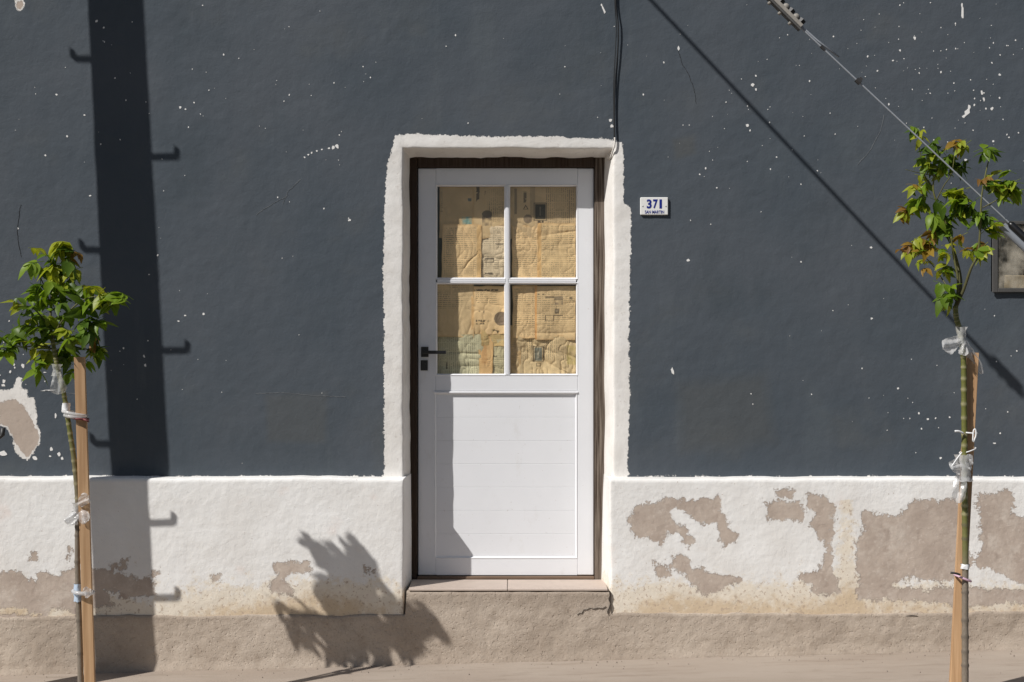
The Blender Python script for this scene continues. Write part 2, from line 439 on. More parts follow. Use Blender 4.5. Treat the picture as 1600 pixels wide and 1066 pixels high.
def lin(z, z0, a, z1, b): return a + (b - a) * np.clip((z - z0) / (z1 - z0), 0, 1)
def span(a, b, st): return np.arange(a, b - 1e-9, st)
xs = np.concatenate([span(-6, -2.7, .03), span(-2.7, -.60, .012), span(-.60, -.49, .0032), span(-.49, .43, .03), span(.43, .56, .0032), span(.56, 2.7, .012), span(2.7, 6.01, .03)])
zs = np.concatenate([span(ZL - .01, 2.48, .012), span(2.48, 2.60, .0032), span(2.60, 3.40, .012), span(3.40, 4.21, .03)])
X, Z = np.meshgrid(xs, zs)
wob = .003 * vn(Z, Z * 0, .16, 3) + .0015 * vn(Z, Z * 0, .05, 4)
eL = X - (-.544 + wob); eR = (.5056 + .003 * vn(Z, Z * 0, .2, 9)) - X; eT = (2.550 + .003 * vn(X, X * 0, .12, 6) + .0025 * vn(X, X * 0, .04, 16)) - Z
wL = lin(Z, ZL, .026, 2.5, .0235) ; wR = lin(Z, ZL, .036, 2.5, .0375); wT = .027 + .004 * vn(X, X * 0, .06, 12)
T = np.minimum(np.minimum(eL / wL, eR / wR), eT / wT)
f = (T + np.sqrt(T * T + .012)) / 2
Y = .19 * np.minimum(f, 1.25)
Y = Y + np.where(T < 1, 1, 0) * (.0045 * fbm(X, Z, .8, 1) + .0016 * fbm(X, Z, .16, 2) + .0006 * vn(X, Z, .03, 8))
keep = ~((T[:-1, :-1] > 1.12) & (T[:-1, 1:] > 1.12) & (T[1:, :-1] > 1.12) & (T[1:, 1:] > 1.12))
a, b = P(1552, 454), P(1690, 349); MBX = (a.x, b.x, a.z, b.z)      # niche of the meter box
inm = (X > MBX[0] - .004) & (X < MBX[1] + .004) & (Z > MBX[2] - .004) & (Z < MBX[3] + .004)
keep &= ~(inm[:-1, :-1] | inm[:-1, 1:] | inm[1:, :-1] | inm[1:, 1:])
wall, used = grid_obj('wall', X, Y, Z, M_WALL, house, keep)
wp = poly_px([(617, 211), (650, 209), (700, 211), (760, 214), (850, 213), (900, 215), (945, 217), (958, 219), (973, 222), (975, 260), (974, 300), (975, 318), (985, 321), (986, 360), (985, 420), (983, 500), (984, 600), (982, 680), (981, 760), (940, 760), (700, 760), (600, 760), (600, 640), (600, 520), (598, 420), (601, 360), (600, 340), (603, 290), (606, 255), (612, 237)])
sw = sdf(wp, X, Z)
bl = poly_px([(-30, 612), (0, 610), (21, 607), (26, 589), (33, 589), (34, 607), (43, 610), (43, 621), (54, 621), (57, 640), (58, 662), (63, 676), (61, 696), (43, 721), (24, 708), (20, 686), (10, 668), (-30, 655)])
br = poly_px([(-30, 632), (3, 628), (25, 623), (40, 640), (50, 657), (60, 680), (58, 697), (42, 717), (30, 700), (23, 690), (13, 667), (-30, 652)])
tl_ = poly_px([(22, -5), (36, -5), (38, 8), (31, 19), (23, 12)])
tc_ = poly_px([(25, 3), (34, 1), (34, 11), (30, 15), (25, 10)])
edge = -np.abs(Z - (ZL + .004)) + .0005 + .003 * fbm(X, Z, .12, 33)     # flaked white line above the dado
sw = np.maximum.reduce([sw, sdf(bl, X, Z), sdf(tl_, X, Z), np.where(T < -.5, edge, -1)])
pe = np.maximum.reduce([sdf(br, X, Z), sdf(tc_, X, Z)])
pat = np.clip(sdf(poly_px([(415, 618), (512, 612), (508, 692), (418, 690)]), X, Z) / .03 + .5, 0, 1) * .8 + np.clip(sdf(poly_px([(1060, 600), (1195, 585), (1210, 690), (1065, 705)]), X, Z) / .08 + .5, 0, 1) * .8 \
    + np.clip(sdf(poly_px([(1050, 218), (1085, 210), (1088, 240), (1055, 250)]), X, Z) / .03 + .4, 0, 1)
for nm, a in (('white', sw), ('peel', pe), ('patch', pat)): set_attr(wall, nm, a.ravel()[used])

# dado, left and right of the door
def dado(side):
    if side < 0: xs = np.concatenate([span(-6, -2.7, .03), span(-2.7, -.60, .012), span(-.60, -.50, .003)])
    else: xs = np.concatenate([span(.44, .53, .003), span(.53, 2.7, .012), span(2.7, 6.01, .03)])
    zz = np.concatenate([span(.16, ZL - .02, .011), ZL - .02 + .02 * np.sin(np.linspace(0, math.pi / 2, 6)), [ZL + .001, ZL + .003, ZL + .004]])
    yy = np.concatenate([np.zeros(len(span(.16, ZL - .02, .011))), .014 * (1 - np.cos(np.linspace(0, math.pi / 2, 6))), [.035, .065, .10]]) - PD
    X, Z0 = np.meshgrid(xs, zz); Y0 = np.repeat(yy[:, None], len(xs), 1)
    und = .004 * vn(X, X * 0, .35, 41) + .002 * vn(X, X * 0, .07, 42)
    Z = Z0 + np.where(Z0 > ZL - .03, und, 0)
    if side < 0: e = (X - (-.5351 + .003 * vn(Z, Z * 0, .2, 3))) / lin(Z, .35, .026, ZL, .020)
    else: e = ((.4845 + .003 * vn(Z, Z * 0, .2, 5)) - X) / lin(Z, .35, .034, ZL, .016)
    f = (e + np.sqrt(e * e + .012)) / 2
    Y = np.maximum(Y0, -PD + (PD + .19) * np.minimum(f, 1.2))
    Y = Y + .0045 * fbm(X, Z, .5, 51) + .0016 * fbm(X, Z, .1, 52)
    o, used = grid_obj('dado', X, Y, Z, M_DADO, house)
    yq = -PD
    if side > 0:
        K = lambda pts: poly_px([(930 + a * .41875, 720 + b * .41875) for a, b in pts], yq)
        polys = [K(p) for p in (
            [(125, 225), (150, 175), (240, 160), (260, 140), (330, 150), (460, 138), (470, 190), (492, 225), (495, 255), (527, 275), (520, 305), (480, 322), (468, 262), (440, 222), (400, 240), (372, 215), (350, 195), (300, 175), (262, 195), (290, 225), (330, 250), (368, 300), (350, 322), (318, 272), (262, 260), (240, 312), (200, 280), (150, 285)],
            [(290, 368), (320, 350), (372, 402), (450, 430), (540, 448), (430, 497), (380, 480), (340, 435), (300, 392)],
            [(222, 388), (275, 390), (275, 428), (255, 442), (228, 415)],
            [(642, 160), (700, 152), (778, 165), (760, 222), (700, 215), (645, 218)],
            [(680, 118), (735, 112), (735, 130), (690, 136)],
            [(795, 140), (840, 135), (880, 165), (890, 210), (880, 300), (882, 380), (905, 490), (830, 495), (790, 450), (768, 432), (830, 415), (865, 360), (870, 300), (830, 270), (808, 240), (825, 200), (795, 165)],
            [(1010, 190), (1060, 205), (1130, 200), (1190, 158), (1260, 145), (1372, 150), (1372, 280), (1392, 340), (1410, 370), (1390, 400), (1370, 440), (1330, 440), (1200, 436), (1090, 455), (1100, 480), (1200, 485), (1400, 478), (1500, 488), (1640, 490), (1640, 532), (1340, 535), (1200, 515), (1050, 512), (985, 518), (975, 490), (990, 450), (975, 380), (985, 300), (1005, 250)],
            [(1405, 165), (1440, 130), (1530, 112), (1562, 150), (1545, 200), (1640, 222), (1640, 470), (1570, 452), (1500, 405), (1450, 400), (1422, 385), (1442, 330), (1442, 260), (1436, 180)])]
    else:
        A = lambda pts: poly_px([(a / 2.503, 640 + b / 2.503) for a, b in pts], yq)
        B = lambda pts: poly_px([(150 + a / 2.807, 720 + b / 2.807) for a, b in pts], yq)
        polys = [A([(-80, 650), (0, 650), (60, 638), (110, 668), (148, 672), (150, 640), (180, 640), (210, 662), (290, 625), (355, 630), (420, 632), (430, 606), (460, 600), (450, 640), (510, 652), (560, 668), (605, 672), (600, 720), (470, 738), (470, 712), (420, 706), (375, 690), (430, 728), (445, 765), (360, 772), (300, 762), (290, 790), (200, 768), (180, 800), (100, 782), (60, 765), (20, 778), (-80, 775)]),
                 A([(-80, 800), (190, 806), (180, 830), (-80, 830)]), A([(475, 590), (495, 592), (492, 618), (478, 615)]), A([(600, 625), (625, 622), (626, 645), (606, 650)]), A([(128, 560), (145, 562), (145, 588), (128, 585)]), A([(262, 548), (285, 550), (268, 578)]),
                 B([(790, 462), (860, 446), (930, 445), (935, 482), (870, 500), (800, 520)]), B([(775, 520), (800, 522), (862, 560), (860, 592), (800, 565), (770, 542)]), B([(1172, 458), (1222, 475), (1218, 494), (1185, 492)]), B([(515, 505), (550, 503), (548, 530), (518, 525)])]
    pe = np.full(X.shape, -1.0)
    for p in polys: pe = np.maximum(pe, sdf(p, X, Z))
    pe = np.clip(pe, -.06, .06) + .006 + .008 * vn(X, Z, .06, 61)
    hb = Z - .23
    stn = .95 * np.exp(-(hb / .13) ** 2) * (.72 + .95 * fbm(X, Z, .45, 71)) + .38 * np.exp(-(hb / .26) ** 2)
    if side > 0: stn += .55 * np.exp(-((X - P(1318, 0).x) / .06) ** 2) * (Z < .80)
    for nm, a in (('peel', pe), ('stain', stn)): set_attr(o, nm, a.ravel()[used])
    return o
dado(-1); dado(1)

# cement plinth, rising in the middle as the body of the doorstep
PY = -.083
xL, xR = P(634, 0, PY).x, P(954, 0, PY).x
xs = np.concatenate([span(-6, -2.7, .03), span(-2.7, xL - .02, .012), span(xL - .02, xL + .02, .003), span(xL + .02, xR - .02, .012), span(xR - .02, xR + .02, .003), span(xR + .02, 2.7, .012), span(2.7, 6.01, .03)])
vv = np.concatenate([np.linspace(0, 1, 40), [1.0] * 6])
yy = np.concatenate([np.zeros(39), [0, .003, .008, .02, .06, .14, .30]]); dzz = np.concatenate([np.zeros(38), [-.004, 0, .002, .003, .004, .004, .004, .004]])
X, Vv = np.meshgrid(xs, vv)
e = np.clip(np.minimum(X - xL, xR - X) / .006 + .5, 0, 1)
top = lin(X, -2.5, .222, 2.5, .243) + .007 * vn(X, X * 0, .22, 81) + .004 * vn(X, X * 0, .05, 82)
top = top * (1 - e) + e * (.345 + .002 * vn(X, X * 0, .06, 84))
bot = gz(X) - .08
Z = bot + (top - bot) * Vv + np.where(Vv > .95, 1, 0) * np.repeat(np.concatenate([dzz])[:len(vv), None], len(xs), 1)
Y = PY + np.repeat(yy[:len(vv), None], len(xs), 1)
fl = np.clip((gz(X) + .05 - Z) / .05, 0, 1)
Y = Y + (.006 * fbm(X, Z, .3, 91) + .003 * fbm(X, Z, .07, 92) + .0015 * vn(X, Z, .025, 93)) - .012 * fl ** 2
plinth, used = grid_obj('plinth', X, Y, Z, M_CEM, house)
dirt = np.exp(-((Z - top) / .03) ** 2) * .9 * (vn(X, Z, .12, 95) * .5 + .6) + np.exp(-((Z - gz(X)) / .035) ** 2) * (.6 + .5 * vn(X, Z, .2, 96)) + e * np.clip((Z - .24) / .05, 0, 1) * .7
set_attr(plinth, 'dirt', dirt.ravel()[used])
# threshold tiles
xj = P(793, 0, -.03).x
for a, b in ((xL + .014, xj - .0012), (xj + .0012, xR - .014)):
    v, fcs = box(a, b, PY - .003, .16, .3525, .3625, .002)
    v = [(x, y, z + .022 * (y - PY) if True else z) for x, y, z in v]
    fix_normals(mesh_obj('threshold_tile', v, fcs, M_TILE, house, False))
# rest of the shell: side walls, back, roof (so that the room behind the glass is dark)
boxes('side_wall', [(-6, -5.75, .02, 5, -.3, 4.2)], M_INSIDE, house)
boxes('side_wall', [(5.75, 6, .02, 5, -.3, 4.2)], M_INSIDE, house)
boxes('back_wall', [(-5.74, 5.74, 4.8, 5, -.3, 4.2)], M_INSIDE, house)
boxes('roof', [(-6.05, 6.05, -.06, 5.05, 4.205, 4.36)], M_ROOF, house)
boxes('floor_slab', [(-5.74, 5.74, .26, 4.79, .20, .352)], M_INSIDE, house)
boxes('inner_wall', [(-5.74, -.545, .21, .30, .353, 4.2), (.52, 5.74, .21, .30, .353, 4.2), (-.543, .518, .26, .30, 2.56, 4.2)], M_INSIDE, house)

# door frame of old dark timber
def framebar(x0, x1, z0, z1, wear, y1=.26):
    nx, nz = max(2, int((x1 - x0) / .012)), max(2, int((z1 - z0) / .012))
    o = boxes('door_frame', [(x0, x1, FY, y1, z0, z1, .003)], M_FRAME, house)
    set_attr(o, 'wear', [wear] * len(o.data.vertices)); return o
l0, l1 = -.4826, .4202; zb, zt = .3854, 2.4735
framebar(-.56, l0 - .003, .353, 2.60, .10); framebar(l1 + .003, .55, .353, 2.60, .95)
framebar(l0 - .002, l1 + .002, zt + .003, 2.60, .15)
boxes('door_sill', [(l0 - .002, l1 + .002, FY, .26, .366, zb - .004, .003)], M_SILL, house)

# door leaf: stiles, rails and beads
def dx(px): return (px - 800) * U * (DIST + LY) / DIST
def dz(py): return CAMZ + (533 - py) * U * (DIST + LY) / DIST
ym, yb = LY, LY + .05
parts = [(l0, dx(681.5), ym, yb, zb, zt, .004), (dx(902), l1, ym, yb, zb, zt, .004),
         (dx(681.5), dx(902), ym + .0004, yb, dz(289), zt - .0004, .0005), (dx(681.5), dx(902), ym + .0004, yb, dz(611), dz(586.5), .0005),
         (dx(681.5), dx(902), ym + .0004, yb, zb + .0004, dz(873), .0005)]
door = boxes('door', parts, M_DOOR, house)
tag(door, 'white panelled half-glazed door leaf')
def ring(name, x0, x1, z0, z1, wd, y0, y1, mat, parent):     # mitred sloping bead round an opening
    V = []
    for (a, b, c_, d) in ((x0, x1, z0, z1), (x0 + wd * .35, x1 - wd * .35, z0 + wd * .35, z1 - wd * .35), (x0 + wd, x1 - wd, z0 + wd, z1 - wd), (x0 + wd, x1 - wd, z0 + wd, z1 - wd)):
        V += [(a, 0, c_), (b, 0, c_), (b, 0, d), (a, 0, d)]
    ys = [y0 + .001, y0 - .0025, y1, y1 + .02]
    V = [(v[0], ys[i // 4], v[2]) for i, v in enumerate(V)]
    F = [(r * 4 + k, r * 4 + (k + 1) % 4, r * 4 + 4 + (k + 1) % 4, r * 4 + 4 + k) for r in range(3) for k in range(4)]
    return fix_normals(mesh_obj(name, V, F, mat, parent, False))
PANES = [(683, 788, 291, 434), (797, 900.5, 291, 434), (683, 788, 444, 584.5), (797, 900.5, 444, 584.5)]
for a, b, c_, d in PANES:
    ring('glazing_bead', dx(a - 3), dx(b + 3), dz(d + 3), dz(c_ - 3), .0105, ym, ym + .008, M_DOOR, door)
    boxes('pane', [(dx(a - 1), dx(b + 1), ym + .012, ym + .016, dz(d + 1), dz(c_ - 1))], M_GLASS, door)
boxes('glazing_bar', [(dx(790.5), dx(794.5), ym - .003, ym + .02, dz(586), dz(289.5), .002)], M_DOOR, door)
boxes('glazing_bar', [(dx(683), dx(790.3), ym - .0025, ym + .02, dz(441), dz(437), .002)], M_DOOR, door)
boxes('glazing_bar', [(dx(794.7), dx(900.5), ym - .0025, ym + .02, dz(441), dz(437), .002)], M_DOOR, door)
boxes('drip_rail', [(dx(677), dx(903.5), ym - .006, ym + .01, dz(615), dz(611.5), .003)], M_DOOR, door)
ring('panel_bead', dx(678), dx(902.5), dz(873.5), dz(613), .0125, ym, ym + .010, M_DOOR, door)
pitch = (871 - 616) / 7
for k in range(7):
    z1, z0 = dz(616 + k * pitch) , dz(616 + (k + 1) * pitch)
    boxes('board', [(dx(680), dx(900.5), ym + .009, ym + .024, z0 + .0001, z1 - .0001, .0013)], M_DOOR, door)
# lever handle and keyhole plate
hz = dz(550.5)
hp = [box(dx(658), dx(669.5), ym - .010, ym + .001, dz(558), dz(542), .0015)]
hp.append(tube_data([(dx(663.5), ym - .008, hz), (dx(663.5), ym - .048, hz)], .009, 12)[:2])
hp.append(box(dx(660.5), dx(697.5), ym - .056, ym - .040, hz - .0085, hz + .0085, .003))
join_data('handle', hp, M_BLACK, door, False)
kp = [box(dx(657.5), dx(668.5), ym - .009, ym + .001, dz(579), dz(563), .0015), tube_data([(dx(663), ym - .008, dz(569.5)), (dx(663), ym - .013, dz(569.5))], .0075, 12)[:2]]
join_data('keyhole_plate', kp, M_BLACK, door, False)

# flaked paint specks and hairline cracks on the facade
rnd = random.Random(7)
def blob(cx, cy, w, h, y, ang=0.0, n=9):
    c0 = P(cx, cy, y); pts = []
    for k in range(n):
        a = 2 * math.pi * k / n + rnd.uniform(-.2, .2); r = rnd.uniform(.55, 1.1)
        ux, uz = math.cos(a) * w * .5 * r * U, math.sin(a) * h * .5 * r * U
        pts.append((c0.x + ux * math.cos(ang) - uz * math.sin(ang), y, c0.z + ux * math.sin(ang) + uz * math.cos(ang)))
    return pts
def wall_y(x, z):
    x = np.array([x]); z = np.array([z])
    return float((.0045 * fbm(x, z, .8, 1) + .0016 * fbm(x, z, .16, 2) + .0006 * vn(x, z, .03, 8))[0])
class Chips:
    def __init__(s): s.V = []; s.F = []
    def add(s, pts):
        n = len(s.V)
        c = [sum(p[i] for p in pts) / len(pts) for i in (0, 2)]
        y0 = wall_y(c[0], c[1])
        s.V += [(p[0], y0 - .0012, p[2]) for p in pts] + [(p[0], y0 + .004, p[2]) for p in pts]
        m = len(pts); s.F.append(tuple(range(n, n + m)))
        s.F += [(n + k, n + (k + 1) % m, n + m + (k + 1) % m, n + m + k) for k in range(m)]
    def line(s, px, wd):
        for (a, b), (c_, d) in zip(px[:-1], px[1:]):
            L = math.hypot(c_ - a, d - b); k = max(2, int(L / 5)); nx, ny = -(d - b) / L, (c_ - a) / L
            for q in range(k):
                p0 = (a + (c_ - a) * q / k, b + (d - b) * q / k); p1 = (a + (c_ - a) * (q + 1) / k, b + (d - b) * (q + 1) / k)
                w0 = wd * rnd.uniform(.5, 1.2); j = rnd.uniform(-.8, .8)
                s.add([tuple(P(p0[0] + nx * j, p0[1] + ny * j, 0)), tuple(P(p1[0], p1[1], 0)), tuple(P(p1[0] + nx * w0, p1[1] + ny * w0, 0)), tuple(P(p0[0] + nx * (w0 + j), p0[1] + ny * (w0 + j), 0))])
ch = Chips()
big = [(943, 15, 4, 17, .35), (940, 8, 3, 6, 0), (1504, 20, 4, 28, 0), (1503, 8, 3, 8, 0), (1511, 175, 8, 16, -.5), (1514, 168, 5, 9, 0), (1506, 182, 6, 6, 0), (1534, 145, 4, 10, 0), (1537, 155, 4, 8, 0), (1550, 170, 5, 6, 0), (1429, 60, 5, 6, 0), (1176, 133, 6, 6, 0), (1181, 140, 4, 4, 0), (1168, 196, 6, 5, 0), (1172, 204, 3, 4, 0), (954, 188, 6, 5, 0), (956, 197, 5, 7, 0),
       (1060, 76, 4, 9, 0), (1470, 113, 3, 4, 0), (1562, 117, 4, 4, 0), (1552, 221, 5, 5, 0), (1509, 250, 5, 5, 0), (1051, 580, 5, 14, .25), (1075, 407, 6, 5, 0), (527, 229, 7, 8, 0), (521, 231, 5, 7, 0), (514, 232, 4, 4, 0), (503, 234, 4, 3, 0), (495, 236, 4, 3, 0), (487, 239, 4, 3, .5), (482, 242, 4, 3, .6), (476, 246, 3, 3, 0),
       (88, 148, 4, 4, 0), (282, 168, 5, 5, 0), (290, 171, 4, 3, 0), (132, 180, 4, 3, 0), (105, 213, 3, 4, 0), (71, 243, 4, 4, 0), (141, 306, 5, 3, 0), (151, 33, 5, 5, 0), (546, 344, 5, 4, 0), (193, 544, 4, 4, 0), (225, 557, 3, 7, .4), (227, 571, 4, 6, 0), (279, 502, 4, 3, 0), (318, 491, 5, 4, 0), (289, 493, 4, 3, 0), (36, 572, 6, 9, 0), (6, 596, 6, 8, 0), (5, 602, 8, 5, 0), (22, 570, 4, 4, 0), (16, 581, 4, 5, 0), (70, 582, 6, 2, 0),
       (80, 702, 7, 7, 0), (92, 710, 6, 9, 0), (97, 716, 6, 5, 0), (78, 713, 5, 3, 0), (5, 709, 14, 9, .2), (54, 716, 8, 9, 0), (115, 705, 6, 4, .3), (76, 610, 30, 2, .06), (87, 650, 4, 9, 0), (1450, 655, 4, 4, 0), (1436, 646, 4, 4, 0), (1440, 670, 3, 3, 0), (1362, 498, 4, 4, 0), (1470, 716, 4, 4, 0), (1403, 607, 4, 4, 0), (1554, 693, 6, 3, 0), (1361, 387, 4, 4, 0), (1540, 170, 3, 4, 0), (1395, 95, 3, 3, 0), (1406, 79, 4, 4, 0)]
for a in big: ch.add(blob(a[0], a[1], a[2], a[3], 0, a[4]))
for cx, cy, sx, sy, n in ((1520, 120, 55, 80, 80), (1390, 85, 60, 60, 30), (1180, 190, 60, 70, 26), (1130, 260, 60, 50, 16), (1290, 90, 90, 60, 22), (110, 200, 90, 110, 26), (290, 130, 70, 90, 14), (480, 200, 80, 110, 26), (40, 600, 50, 60, 30), (1470, 680, 80, 60, 22), (1350, 520, 120, 120, 16), (750, 120, 160, 80, 22), (980, 60, 60, 60, 8), (300, 540, 90, 100, 12), (1250, 600, 200, 120, 10), (400, 400, 150, 150, 12), (1420, 420, 120, 160, 12)):
    for _ in range(n):
        x, y = rnd.gauss(cx, sx), rnd.gauss(cy, sy)
        if not (-60 < x < 1660 and -60 < y < 725) or (580 < x < 1000 and y > 195): continue
        s_ = rnd.choice([1.0, 1.2, 1.5, 1.8, 2.2, 2.8]); ch.add(blob(x, y, s_, s_ * rnd.uniform(.8, 1.6), 0, rnd.uniform(-.5, .5), 6))
tag(mesh_obj('paint_specks', ch.V, ch.F, M_CHIPW, house, False), kind='stuff')
ch = Chips()
for l_, w_ in (([(33, 320), (29, 345), (27, 362), (30, 385), (34, 402)], .6), ([(1060, 80), (1066, 100), (1076, 116), (1085, 140), (1088, 162)], .5)): ch.line(l_, w_)
tag(mesh_obj('hairline_cracks', ch.V, ch.F, M_CRACK, house, False), kind='stuff')
ch = Chips()
for l_, w_ in (([(400, 615), (440, 613), (490, 618), (540, 620)], .8), ([(1382, 180), (1376, 205), (1360, 235), (1340, 258)], .9), ([(120, 616), (70, 611)], 1), ([(400, 335), (420, 322), (450, 305)], .7), ([(470, 280), (450, 300), (442, 320)], .7)): ch.line(l_, w_)
tag(mesh_obj('pale_scratches', ch.V, ch.F, M_SCUFF, house, False), kind='stuff')
# open cracks in the cement
def crack(pts, y, wd, parent=house):
    V, F = [], []
    for i, (a, b) in enumerate(pts):
        p = P(a, b, y); w_ = wd * U * rnd.uniform(.5, 1.1)
        V += [(p.x - w_ / 2, y + rnd.uniform(-.001, .001), p.z + w_ * .3), (p.x + w_ / 2, y, p.z - w_ * .3), (p.x + w_ / 2, y + .03, p.z), (p.x - w_ / 2, y + .03, p.z)]
        if i:
            n = 4 * i
            F += [(n - 4, n - 3, n + 1, n), (n - 3, n - 2, n + 2, n + 1), (n - 4, n, n + 3, n - 1)]
    return mesh_obj('crack', V, F, M_CRACK, parent, False)
crack([(952, 923), (953, 931), (951, 937), (954, 944), (952, 950), (949, 956), (950, 960)], PY - .006, .8)
crack([(902, 961), (906, 958), (909, 959), (912, 953), (917, 953), (922, 950), (928, 952), (934, 950), (941, 951), (947, 948)], PY - .004, .45)
crack([(1415, 963), (1425, 962), (1434, 963)], PY - .004, 1.4)

# ------------------------------------------------------------------ newspapers taped behind the panes
def newspaper(label, x0, y0, x1, y1, order, tint, sideways=False, text=(0, 0, 1, 1), feats=(), wr=1.0, skew=0.0, seed=1, textamt=1.0, edge=None):
    yb_ = .2115 + .0045 * order
    X0, X1, Z0, Z1 = dx(x0), dx(x1), dz(y1), dz(y0)
    nx = max(8, int((X1 - X0) / .0026)); nz = max(8, int((Z1 - Z0) / .0026))
    s_, v_ = np.meshgrid(np.linspace(0, 1, nx), np.linspace(0, 1, nz))
    X = X0 + (X1 - X0) * s_ + skew * (v_ - .5) + .0025 * vn(v_, s_ * 0, .2, seed) * (2 * s_ - 1); Z = Z0 + (Z1 - Z0) * v_ + .003 * vn(s_, v_ * 0, .25, seed + 3) * (2 * v_ - 1)
    th = .55 * math.sin(seed * 2.3); ca, sa = math.cos(th), math.sin(th)
    A = X * ca + Z * sa; Bq = -X * sa + Z * ca
    rid = 1 - np.abs(vn(A, Bq * .16, .045, seed)); rid2 = 1 - np.abs(vn(Bq + A * .5, A * .2, .06, seed + 9))
    wx, wz = X + .02 * vn(X, Z, .09, seed + 70), Z + .02 * vn(X, Z, .09, seed + 71)
    rid = (1 - np.abs(vn(wx * ca + wz * sa, (wz * ca - wx * sa) * .22, .05, seed))) * np.clip(.45 + .9 * vn(X, Z, .11, seed + 72), .1, 1) ** .4
    dsp = wr * (.0050 * rid ** 4 + .0022 * (1 - np.abs(vn(wx, wz * .6, .022, seed + 73))) ** 4 + .0042 * rid2 ** 5 + .0062 * vn(X, Z * .5, .08, seed + 5) + .0005 * vn(X, Z, .014, seed + 6))
    Y = np.maximum(yb_ + dsp * .9 - .003, .2035 + .0008 * order)
    o, used = grid_obj('newspaper', X, Y, Z, M_NEWS)
    tag(o, label, 'newspaper', 'newspapers covering the door glass')
    col = np.ones(X.shape + (3,)) * np.array(tint)
    col *= (1 + .10 * fbm(X, Z, .08, seed + 20))[..., None]
    ed = np.minimum(np.minimum(s_, 1 - s_) * (X1 - X0), np.minimum(v_, 1 - v_) * (Z1 - Z0))
    k = np.exp(-(ed / .006) ** 2)[..., None]; col = col * (1 - .35 * k) + np.array(edge or (.50, .29, .11)) * .35 * k
    tx = ((s_ > text[0]) & (s_ < text[2]) & (1 - v_ > text[1]) & (1 - v_ < text[3])) * textamt * np.clip(.75 + .6 * vn(X, Z, .03, seed + 2), 0, 1)
    PXg, PYg = 800 + X / (U * (DIST + LY) / DIST), 533 - (Z - CAMZ) / (U * (DIST + LY) / DIST)
    for ft in feats:
        kind, a, b, c_, d, fc = ft[:6]
        if kind == 'box': m = (PXg > a) & (PXg < c_) & (PYg > b) & (PYg < d)
        elif kind == 'frame': m = (PXg > a) & (PXg < c_) & (PYg > b) & (PYg < d) & ~((PXg > a + 1.3) & (PXg < c_ - 1.3) & (PYg > b + 1.3) & (PYg < d - 1.3))
        elif kind == 'disc': m = ((PXg - a) / c_) ** 2 + ((PYg - b) / d) ** 2 < 1
        elif kind == 'ring': rr = ((PXg - a) / c_) ** 2 + ((PYg - b) / d) ** 2; m = (rr < 1) & (rr > .62)
        elif kind == 'tri': tt = (PYg - b) / (d - b); m = (tt > 0) & (tt < 1) & (np.abs(PXg - (a + c_) / 2) < tt * (c_ - a) / 2) & ~((tt > .35) & (tt < .85) & (np.abs(PXg - (a + c_) / 2) < (tt - .3) * (c_ - a) / 2))
        elif kind == 'head': m = (PXg > a) & (PXg < c_) & (PYg > b) & (PYg < d) & (vn(PXg, PYg * .25, 2.0 if c_ - a > d - b else 9, seed + 31) > -.35) & (vn(PYg, PXg * .25, 2.0 if c_ - a <= d - b else 9, seed + 32) > -.6)
        elif kind == 'photo': m = (PXg > a) & (PXg < c_) & (PYg > b) & (PYg < d)
        al = ft[6] if len(ft) > 6 else .85
        mm_ = m.astype(float)
        if kind == 'photo': mm_ *= np.clip(.6 + .6 * vn(PXg, PYg, 5, seed + 40), .1, 1)
        mm_ = (mm_ * al)[..., None]; col = col * (1 - mm_) + np.array(fc) * mm_; tx = tx * (1 - m)
    set_col(o, 'tint', col.reshape(-1, 3)[used]); set_attr(o, 'text', tx.ravel()[used])
    uvl = o.data.uv_layers.new(name='UVMap'); li = np.zeros(len(o.data.loops), np.int32); o.data.loops.foreach_get('vertex_index', li)
    Uc = (Z if sideways else X).ravel()[used][li] + seed * .37; Vc = (X if sideways else Z).ravel()[used][li]
    uvl.data.foreach_set('uv', np.stack([Uc, Vc], -1).ravel().astype(np.float32))
    return o
PA, PB, PC_, PG = (.80, .56, .28), (.88, .63, .345), (.78, .63, .43), (.64, .60, .40)
INK, TEAL = (.045, .035, .03), (.22, .40, .36)
N = newspaper
N('plain yellowed sheet at top left of the upper left pane, with small teal pictures', 686, 290, 741, 372, 2, (0.645, 0.464, 0.254), False, (.02, .05, .1, .5), [('box', 731, 309, 736, 314, (.10, .16, .18), .8), ('photo', 721, 338, 737, 351, TEAL, .9)], .6, 0, 11)
N('yellowed sheet with sideways print and dark photo, top right of the upper left pane', 739, 289, 790, 372, 1, (0.670, 0.488, 0.270), True, (.45, .05, 1, .7), [('head', 744, 291, 749, 314, INK, .8), ('head', 757, 296, 760, 322, INK, .6), ('disc', 761, 334, 8, 6, INK, .8), ('photo', 753, 335, 768, 352, (.15, .11, .08), .8)], .7, 0, 12)
N('orange-edged newspaper sheet in lower left of the upper left pane', 690, 350, 752, 436, 0, PB, False, (.04, .06, .88, .95), [('box', 745, 352, 751.5, 434, (.70, .43, .17), .55)], 1.0, .004, 13)
N('crumpled greyish newspaper sheet in lower right of the upper left pane', 748, 351, 791, 436, 1, PC_, False, (.05, .03, 1, 1), [('head', 773, 380, 787, 382, INK), ('box', 758, 403, 772, 405, INK, .8), ('frame', 757, 403, 772, 410, INK, .7), ('head', 757, 426, 771, 428.5, INK)], 1.7, 0, 14)
